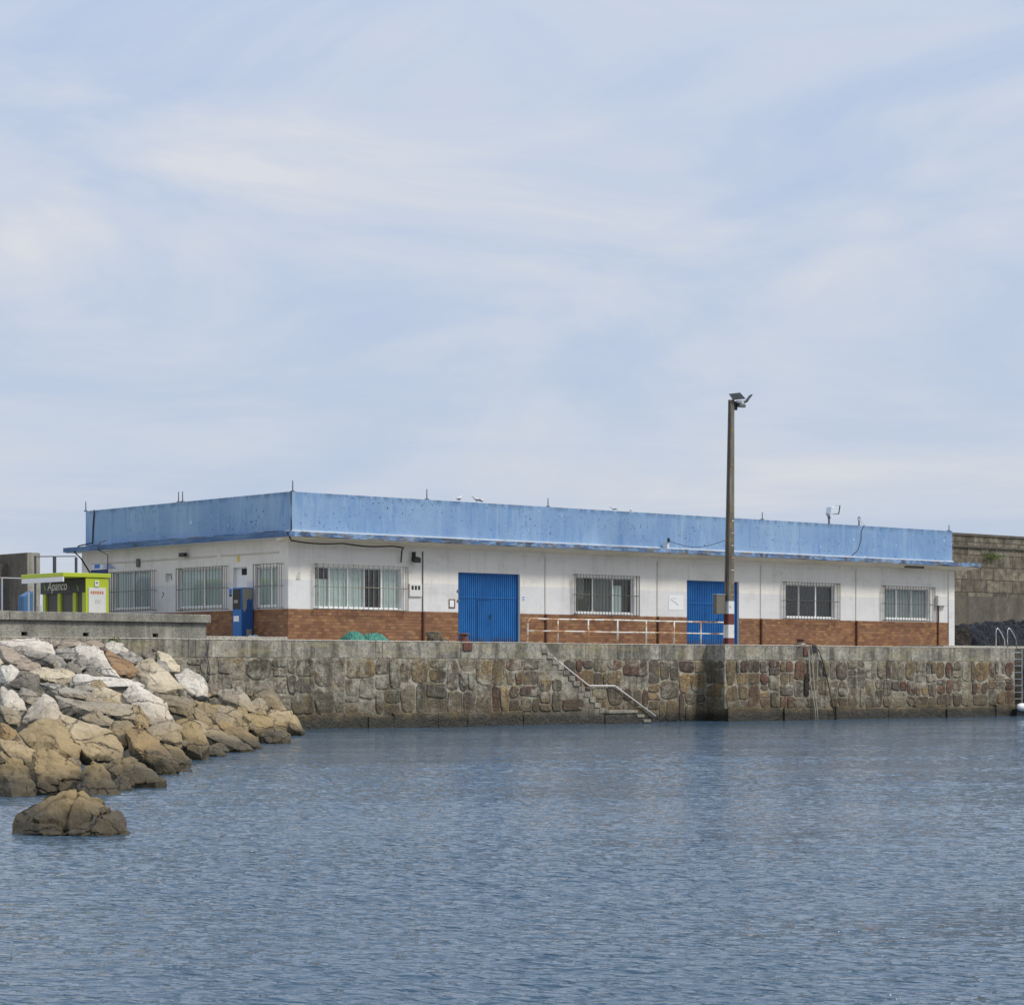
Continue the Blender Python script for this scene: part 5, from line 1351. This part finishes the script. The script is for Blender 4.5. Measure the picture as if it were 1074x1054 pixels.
FR = {'A': (0, 660, 8.783), 'B': (100, 660, 8.783), 'C': (200, 660, 8.108), 'D': (0, 770, 8.783), 'E': (100, 740, 8.783), 'P': (0, 0, 1)}
def make_rock(fr_, pts, tone, label, seed, dk=0, thick=1.0, group=None, hero=False, name='boulder'):
    x0, y0, sc = FR[fr_]; rnd = random.Random(seed)
    px = [(x0 + a / sc, y0 + b / sc) for a, b in pts]
    cx = sum(p[0] for p in px) / len(px); cy = sum(p[1] for p in px) / len(px)
    px = [(cx + (a - cx) * 1.07, cy + (b - cy) * 1.07) for a, b in px]
    ylo = max(p[1] for p in px); yhi = min(p[1] for p in px)
    k = (CAM.z * FPX / (872 - HZ) if hero else bankk(cx, min(cy + (ylo - cy) * .35, yw(cx) - .5))) + dk
    m_ = k / FPX; W = (max(p[0] for p in px) - min(p[0] for p in px)) * m_; H = (ylo - yhi) * m_
    size = math.sqrt(W * H); T = (size * .55 + .35 * min(W, H)) * thick
    bm = bmesh.new(); V = []
    def kd(y): return k + (cy - y) * m_ * .9
    for x, y in px: V.append(P(x, y, kd(y)))
    gx = cx + rnd.uniform(-.12, .12) * W / m_; gy = cy + .17 * H / m_
    m = len(px); off = rnd.random()
    for i in range(0, m, 2 if m > 7 else 1):
        x, y = px[i]; f = rnd.uniform(.42, .66); xx = gx + (x - cx) * f; yy = gy + (y - cy) * f * .8
        V.append(P(xx, yy, kd(yy) - T * rnd.uniform(.38, .6)))
    for x, y in px[::2]:
        xx = cx + (x - cx) * .7; yy = cy + (y - cy) * .5; q_ = P(xx, yy, kd(yy) + T * .6); q_.z -= .15; V.append(q_)
    if ylo > yw(cx) - 14 or hero:             # boulders standing in the water reach below its surface
        for x, y in px:
            if y > cy: q_ = P(x, y, kd(y)); q_.z = min(q_.z, 0) - .5; V.append(q_)
    for v in V: bm.verts.new(v)
    r = bmesh.ops.convex_hull(bm, input=bm.verts)
    junk = [g for g in r['geom_interior'] if isinstance(g, bmesh.types.BMVert)] + [v for v in bm.verts if not v.link_faces]
    bmesh.ops.delete(bm, geom=list(set(junk)), context='VERTS')
    cen = sum((v.co for v in bm.verts), Vector()) / len(bm.verts); vd = Vector((SA, CA, 0))
    for _ in range(4 if not hero else 3):
        nrm = Vector((rnd.gauss(0, 1), rnd.gauss(0, 1), rnd.gauss(.25, .8))); nrm -= vd * (nrm.dot(vd) + rnd.uniform(.4, 1.6)); nrm.normalize()
        ext = max((v.co - cen).dot(nrm) for v in bm.verts); 
        rr_ = bmesh.ops.bisect_plane(bm, geom=bm.verts[:] + bm.edges[:] + bm.faces[:], plane_co=cen + nrm * ext * rnd.uniform(.82, .95), plane_no=nrm, clear_outer=True)
        ce = [g for g in rr_['geom_cut'] if isinstance(g, bmesh.types.BMEdge)]
        if ce: bmesh.ops.contextual_create(bm, geom=ce)
    bmesh.ops.dissolve_limit(bm, angle_limit=R(9), verts=bm.verts, edges=bm.edges)
    bmesh.ops.bevel(bm, geom=list(bm.edges), offset=size * .022, segments=2, affect='EDGES', profile=.5, clamp_overlap=True)
    bmesh.ops.triangulate(bm, faces=bm.faces)
    lim = size / (24 if hero else 15)
    for it in range(7):
        es = [e for e in bm.edges if e.calc_length() > lim]
        if not es or len(bm.faces) > (16000 if hero else 9000): break
        bmesh.ops.subdivide_edges(bm, edges=es, cuts=1); bmesh.ops.triangulate(bm, faces=[f for f in bm.faces if len(f.verts) > 3])
    bm.normal_update(); o3 = Vector((seed * 3.7, seed * 1.3, 0))
    tilt = Matrix.Rotation(rnd.uniform(-.6, .6), 3, 'Y') @ Matrix.Rotation(rnd.uniform(-.5, .5), 3, 'X')
    mv = []
    for v in bm.verts:
        q_ = (v.co + o3) / size
        d = noise.fractal(q_ * 1.6, .9, 2.1, 5) * (.055 if hero else .040)
        w_ = tilt @ q_; d += .028 * (abs(math.sin(w_.z * 6.5 + 1.5 * noise.noise(q_ * 1.2))) - .6)   # bedding ledges
        c_ = noise.noise(q_ * 2.1 + Vector((9, 9, 9))); d -= .05 * max(0, 1 - abs(c_) * 14) * (1.6 if hero else 1)      # cracks
        d += noise.fractal(q_ * 6, .8, 2, 3) * .016
        if hero:
            a_ = (v.co - cen) / size; u_ = a_.x * CA - a_.y * SA
            for uu, sl_, dp in ((-.02, .12, .05), (.35, -.3, .012), (-.38, .3, .010)):
                d -= dp * max(0, 1 - abs(u_ - uu - sl_ * a_.z - .04 * noise.noise(q_ * 4)) * 22)
            for zz_, sl_, dp in ((.09, .42, .045), (-.05, .36, .05)):
                if -.02 < u_ < .33: d -= dp * max(0, 1 - abs(a_.z - zz_ - sl_ * (u_ - .12) - .03 * noise.noise(q_ * 5)) * 30)
        mv.append(v.normal * d * size * (1.2 if hero else 1))
    for v, d in zip(bm.verts, mv): v.co += d
    o = MB(); o.bm.free(); o.bm = bm
    ob = o.build(name, TONES[tone], None, True); tag(ob, label, 'rock', group)
    return ob
G = 'granite boulders of the bank'
ROCKS = [
 ('A', [(0,110),(130,88),(350,88),(480,140),(505,230),(380,205),(200,165),(0,150)], 'white', 'long white slab boulder at the top left just under the parapet wall'),
 ('A', [(80,160),(200,170),(380,205),(560,258),(605,310),(580,368),(420,345),(230,290)], 'grey', 'long speckled grey slab lying right below the top left white slab'),
 ('A', [(0,150),(120,185),(230,265),(380,345),(300,385),(180,372),(60,320),(0,300)], 'pink', 'flat pinkish tan slab at the left edge below the long white slab'),
 ('A', [(430,100),(560,92),(720,95),(810,145),(700,185),(510,195)], 'pink', 'low pinkish rock against the parapet wall between two drain holes'),
 ('A', [(690,175),(740,140),(900,168),(985,225),(1003,300),(900,350),(780,395),(730,345),(690,270)], 'white', 'big bright white rounded boulder near the top, left of the orange-edged slab'),
 ('A', [(515,190),(600,170),(700,178),(700,285),(620,298),(520,245)], 'grey', 'greenish grey block touching the left side of the big bright white boulder'),
 ('A', [(770,115),(830,75),(930,108),(970,165),(900,190),(850,165)], 'pink', 'small brown jagged rock under the middle drain hole of the parapet'),
 ('A', [(590,350),(640,302),(730,345),(755,405),(640,395)], 'dark', 'small dark triangular stone under the big bright white boulder'),
 ('A', [(230,392),(400,345),(560,358),(705,405),(600,525),(440,482),(360,445)], 'cream', 'broad cream slab with an orange blotch in the upper left of the bank'),
 ('A', [(0,335),(100,328),(182,385),(125,470),(60,535),(0,480)], 'white', 'smooth white block at the left edge above a sloping pale boulder'),
 ('A', [(95,512),(200,378),(355,428),(368,520),(330,585),(200,535)], 'dark', 'dark brown block right of the smooth white left edge block'),
 ('A', [(640,535),(700,408),(900,422),(1160,450),(1330,510),(1290,550),(1060,505),(850,525)], 'white', 'very long flat pale slab across the middle of the upper bank'),
 ('A', [(650,535),(700,490),(800,492),(875,550),(820,575)], 'grey', 'thin cracked grey slab under the left end of the very long pale slab'),
 ('A', [(760,402),(860,372),(960,428),(860,430)], 'dark', 'flat dark stone wedged beneath the big bright white boulder, on its right'),
 ('A', [(930,310),(985,300),(1040,352),(1105,445),(940,436),(900,380)], 'white', 'white wedge standing on the very long flat pale slab'),
 ('A', [(0,513),(110,568),(200,640),(248,740),(180,805),(60,710),(0,695)], 'white', 'large pale boulder sloping down from the left edge at mid height of the bank'),
 ('A', [(0,695),(100,722),(190,805),(165,910),(60,865),(0,790)], 'grey', 'striated grey brown rock under the large pale left edge boulder'),
 ('A', [(160,580),(210,528),(300,568),(385,640),(320,705),(230,652)], 'grey', 'grey angular block between the dark brown block and the orange-sided boulder'),
 ('A', [(200,835),(270,738),(400,608),(480,635),(565,760),(560,865),(380,862),(260,905)], 'white', 'pale peaked boulder with an orange stained left flank in the left of the bank'),
 ('A', [(370,500),(450,490),(700,560),(835,578),(790,645),(600,645),(450,612)], 'grey', 'long low grey rock under the broad cream slab'),
 ('A', [(790,645),(860,550),(960,538),(1120,600),(1215,692),(1010,685)], 'cream', 'cream boulder with a rust brown hollow under the very long pale slab'),
 ('A', [(480,615),(740,662),(1010,688),(1205,700),(1225,835),(1060,835),(920,770),(760,805),(600,775),(520,700)], 'grey', 'long lumpy grey olive rock running through the middle of the bank'),
 ('A', [(750,820),(865,742),(1000,808),(1075,852),(1010,915),(890,910)], 'grey', 'small grey pyramid rock above the huge tan boulder'),
 ('P', [(60,757),(66,749),(85,755),(104,763),(113,765),(125,779),(126,797),(110,802),(95,803),(84,798),(78,783),(66,770)], 'cream', 'huge smooth cream tan boulder, the largest in the middle of the bank'),
 ('P', [(22,769),(43,756),(62,756),(74,770),(82,785),(83,802),(70,806),(48,790),(30,781)], 'tan', 'large sloping tan boulder leaning on the left side of the huge cream one'),
 ('A', [(0,858),(80,878),(165,960),(150,1005),(100,1035),(0,1015)], 'orange', 'orange brown rounded rock at the left edge of the lower bank'),
 ('A', [(150,965),(230,945),(275,990),(225,1040),(130,1040)], 'dark', 'dark shaded rock beside the orange brown left edge rock'),
 ('D', [(0,48),(180,80),(348,150),(300,192),(328,245),(262,335),(150,205),(0,115)], 'cream', 'long cream slab slanting down from the left edge near the water'),
 ('D', [(0,172),(60,188),(75,240),(0,275)], 'pink', 'small reddish brown stone at the left edge under the slanting cream slab'),
 ('D', [(0,290),(120,228),(190,245),(262,350),(340,515),(250,580),(100,620),(0,620)], 'olive', 'big flat-topped tan block at the left edge standing in the water'),
 ('D', [(295,200),(360,138),(480,158),(620,218),(725,300),(740,400),(712,495),(560,540),(420,560),(345,605),(275,400)], 'tan', 'big rounded tan boulder right behind the lone rock in the water'),
 ('P', [(82,824),(90,805),(98,799),(108,804),(118,818),(127,834),(112,837),(96,839),(84,832)], 'olive', 'sea-worn olive boulder at the waterline right of the big rounded tan boulder'),
 ('E', [(80,560),(240,488),(400,518),(520,588),(635,685),(520,722),(200,722),(120,650)], 'olive', 'long low olive boulder at the waterline below the black gap'),
 ('E', [(290,240),(410,193),(500,268),(590,318),(660,420),(765,560),(742,605),(600,625),(520,545),(420,450),(330,350)], 'orange', 'rugged orange brown boulder pointing down to the water in the middle of the bank'),
 ('E', [(130,205),(180,150),(320,150),(362,210),(310,250),(335,350),(260,410),(215,345)], 'dark', 'grey brown block between the huge cream boulder and the rugged orange one'),
 ('E', [(480,222),(600,138),(720,128),(782,200),(795,385),(700,362),(600,335),(520,300)], 'grey', 'pale grey boulder with dark foot right of the rugged orange boulder'),
 ('E', [(620,345),(780,385),(872,490),(850,545),(740,545),(660,420)], 'olive', 'brown olive rock at the waterline under the pale grey boulder'),
 ('E', [(755,155),(860,118),(970,168),(1035,370),(1000,475),(880,480),(800,395),(785,230)], 'olive', 'squarish yellow olive block at the waterline beside a bright white wedge'),
 ('E', [(600,650),(700,592),(840,585),(900,600),(850,655),(700,675)], 'wet', 'flat wet rock awash at the tip of the rugged orange boulder'),
 ('E', [(380,822),(460,800),(520,785),(660,800),(690,822),(560,832)], 'wet', 'tiny rock just breaking the surface out in the water'),
 ('B', [(335,700),(400,698),(492,820),(482,915),(380,895),(325,820)], 'tan', 'brown rounded rock in the shade left of the big white wedge boulder'),
 ('B', [(250,592),(370,508),(440,528),(640,680),(712,822),(600,855),(490,905),(380,745)], 'white', 'big white wedge boulder slanting down right in the centre of the bank'),
 ('B', [(355,375),(420,308),(520,268),(580,328),(720,430),(825,540),(770,605),(650,605),(520,575),(420,465)], 'cream', 'large craggy cream boulder in the upper right of the bank'),
 ('B', [(735,420),(860,358),(980,428),(1032,520),(1035,645),(900,625),(800,520)], 'white', 'large pale round boulder next to the hanging cables'),
 ('B', [(580,198),(680,238),(772,328),(778,385),(720,415),(620,345),(568,290)], 'cream', 'upright pointed cream rock behind the large craggy cream boulder'),
 ('B', [(425,215),(560,218),(575,295),(480,288),(430,250)], 'dark', 'small dark grey rock against the quay wall left of the upright pointed rock'),
 ('B', [(215,222),(330,208),(452,280),(400,325),(340,315),(240,265)], 'grey', 'small lilac grey rock right of the white rock at the parapet foot'),
 ('B', [(80,140),(150,103),(240,128),(303,200),(215,225),(190,255),(110,205)], 'white', 'white angular rock at the parapet foot with green weed on its left'),
 ('B', [(90,190),(190,242),(330,308),(385,380),(320,465),(230,432),(150,335),(100,235)], 'orange', 'orange-edged pinkish slab falling away right of the big bright white boulder'),
 ('B', [(535,582),(700,618),(890,642),(915,700),(882,825),(780,795),(690,745),(640,670)], 'dark', 'dark faced slab with a pale flat top below the large craggy cream boulder'),
 ('C', [(10,680),(40,650),(120,700),(182,780),(172,835),(60,805)], 'dark', 'brown shaded triangular rock left of the round grey boulder'),
 ('C', [(15,610),(120,615),(265,650),(190,725),(120,702),(30,645)], 'olive', 'flat olive tan ledge rock under the pale round boulder at the cables'),
 ('C', [(243,552),(290,510),(410,493),(482,570),(545,705),(430,695),(330,652),(255,632)], 'grey', 'pale grey two-humped boulder leaning against the quay wall'),
 ('C', [(468,540),(540,478),(640,463),(720,550),(795,695),(640,695),(540,642)], 'dark', 'dark grey half-domed boulder against the quay wall with a bright right edge'),
 ('C', [(520,640),(600,655),(645,712),(550,725)], 'grey', 'small rounded grey stone between the two boulders at the quay wall'),
 ('C', [(630,720),(720,680),(850,690),(905,760),(975,892),(860,908),(790,835),(700,775)], 'cream', 'smooth cream boulder at the right tip of the bank sloping to the water'),
 ('C', [(175,745),(260,660),(340,652),(435,710),(425,800),(400,845),(250,805),(200,835)], 'grey', 'round grey boulder near the right end of the bank'),
 ('C', [(420,710),(600,718),(785,788),(805,855),(640,810),(590,870),(562,915),(420,840)], 'olive', 'olive tan boulder right of the round grey one near the water'),
 ('C', [(240,800),(310,788),(440,850),(565,918),(603,990),(550,1010),(400,940),(255,878)], 'orange', 'long narrow orange rock pointing down to the water at the right of the bank'),
 ('C', [(595,905),(640,860),(720,828),(845,888),(842,945),(740,965),(640,968)], 'tan', 'low yellow tan rock in the water at the right end of the bank'),
 ('C', [(0,772),(100,808),(300,888),(440,940),(525,1030),(420,1062),(280,1045),(220,965),(140,885),(0,825)], 'grey', 'long grey boulder slanting into the water beside the bright white wedge'),
 ('C', [(85,832),(140,850),(185,900),(232,992),(140,985),(100,905)], 'white', 'small bright white wedge between the olive block and the long grey boulder'),
 ('C', [(125,1010),(200,980),(270,1018),(305,1062),(130,1065)], 'pink', 'small brown rock in the water below the bright white wedge'),
]
DKS = {59: -1.0, 60: .3, 61: .5, 14: -.6, 24: 0, 25: 0}
CENT = []
import re
for fr_, pts, tone, lab in ROCKS:
    x0, y0, sc = FR[fr_]
    nm = re.split(r' (?:at|near|lying|right|left|under|with|in|below|beside|against|touching|above|across|sloping|between|through|leaning|standing|behind|pointing|next|falling|slanting|wedged|beneath|on|just|right|out|running|the largest|and)(?: |,)', lab.replace(', the largest', ' at'))[0]
    CENT.append((nm.strip(','), x0 + sum(a for a, b in pts) / len(pts) / sc, y0 + sum(b for a, b in pts) / len(pts) / sc))
for i, (fr_, pts, tone, lab) in enumerate(ROCKS):
    make_rock(fr_, pts, tone, lab, i + 1, DKS.get(i, 0), 1.0, G)
make_rock('P', [(13,871),(14,862),(22,850),(34,845),(46,834),(57,836),(68,826),(78,823),(94,831),(104,838),(115,845),(126,857),(133,871),(120,878),(80,880),(40,876)], 'wet',
          'lone craggy brown rock standing in the water in the left foreground', 77, 0, 1.0, None, True, 'sea_rock')
# smaller stones wedged in the gaps of the bank
rf = random.Random(12); n = 0; tries = 0; USED = set()
while n < 130:
    tries += 1
    if tries > 1500: break
    x = rf.uniform(-40, 300); yt = 672 if x < 150 else 672 + (x - 150) * .45; yb = yw(x) - 5
    if yb - yt < 8: continue
    y = rf.uniform(yt, yb); k = bankk(x, y); r = rf.uniform(5, 11)
    e = rf.uniform(.6, 1); a0_ = rf.random() * 6
    pts = [(x + r * math.cos(a0_ + j * math.tau / 7) * rf.uniform(.8, 1.15), y + r * e * math.sin(a0_ + j * math.tau / 7) * rf.uniform(.8, 1.1)) for j in range(7)]
    tn = rf.choice(['grey', 'dark', 'tan', 'grey', 'pink'])
    dd, (nm, cx_, cy_) = min(((math.hypot(c_[1] - x, (c_[2] - y) * 1.4), c_) for c_ in CENT), key=lambda q_: q_[0])
    pos = ('right of' if x > cx_ else 'left of') if abs(x - cx_) > abs(y - cy_) * 1.3 else ('below' if y > cy_ else 'above')
    lab = 'small %s stone wedged just %s the %s' % ({'dark': 'dark brown', 'pink': 'pinkish'}.get(tn, tn), pos, nm)
    if lab in USED: continue
    USED.add(lab)
    make_rock('P', pts, tn, lab, 200 + n, 1.4, .9, 'small stones in the gaps of the bank', name='stone')
    n += 1
# boulders continuing out of frame to the left
for i in range(16):
    x = -62 + (i % 4) * 17; y = 690 + (i // 4) * 40 + rf.uniform(-8, 8)
    r = rf.uniform(15, 22); pts = [(x + r * math.cos(j * math.tau / 8) * rf.uniform(.8, 1.15) - 8, y + r * .65 * math.sin(j * math.tau / 8) * rf.uniform(.8, 1.1)) for j in range(8)]
    make_rock('P', pts, rf.choice(['white', 'grey', 'cream', 'tan']), 'boulder of the bank beyond the left picture edge', 400 + i, 0, 1, 'boulders beyond the left picture edge')
mb = MB()
for px, py, n_ in ((111.5, 672.5, 60),):
    s, z = F(px, py, -.6)
    for i in range(240):
        p = Vector((random.gauss(s, .12), -.8 - random.random() * .5, random.gauss(z - .05, .06))); d = Vector((random.uniform(-1, 1), random.uniform(-1, 1), random.uniform(.2, 1.3))) * .07
        q_ = Vector((random.uniform(-1, 1), random.uniform(-1, 1), 0)) * .02
        mb.bm.faces.new([mb.bm.verts.new(p), mb.bm.verts.new(p + d + q_), mb.bm.verts.new(p + d * 1.2 - q_)])
tag(mb.build('weed_tuft', M['weed']), 'small tuft of green weed at the foot of the parapet wall', 'plant')
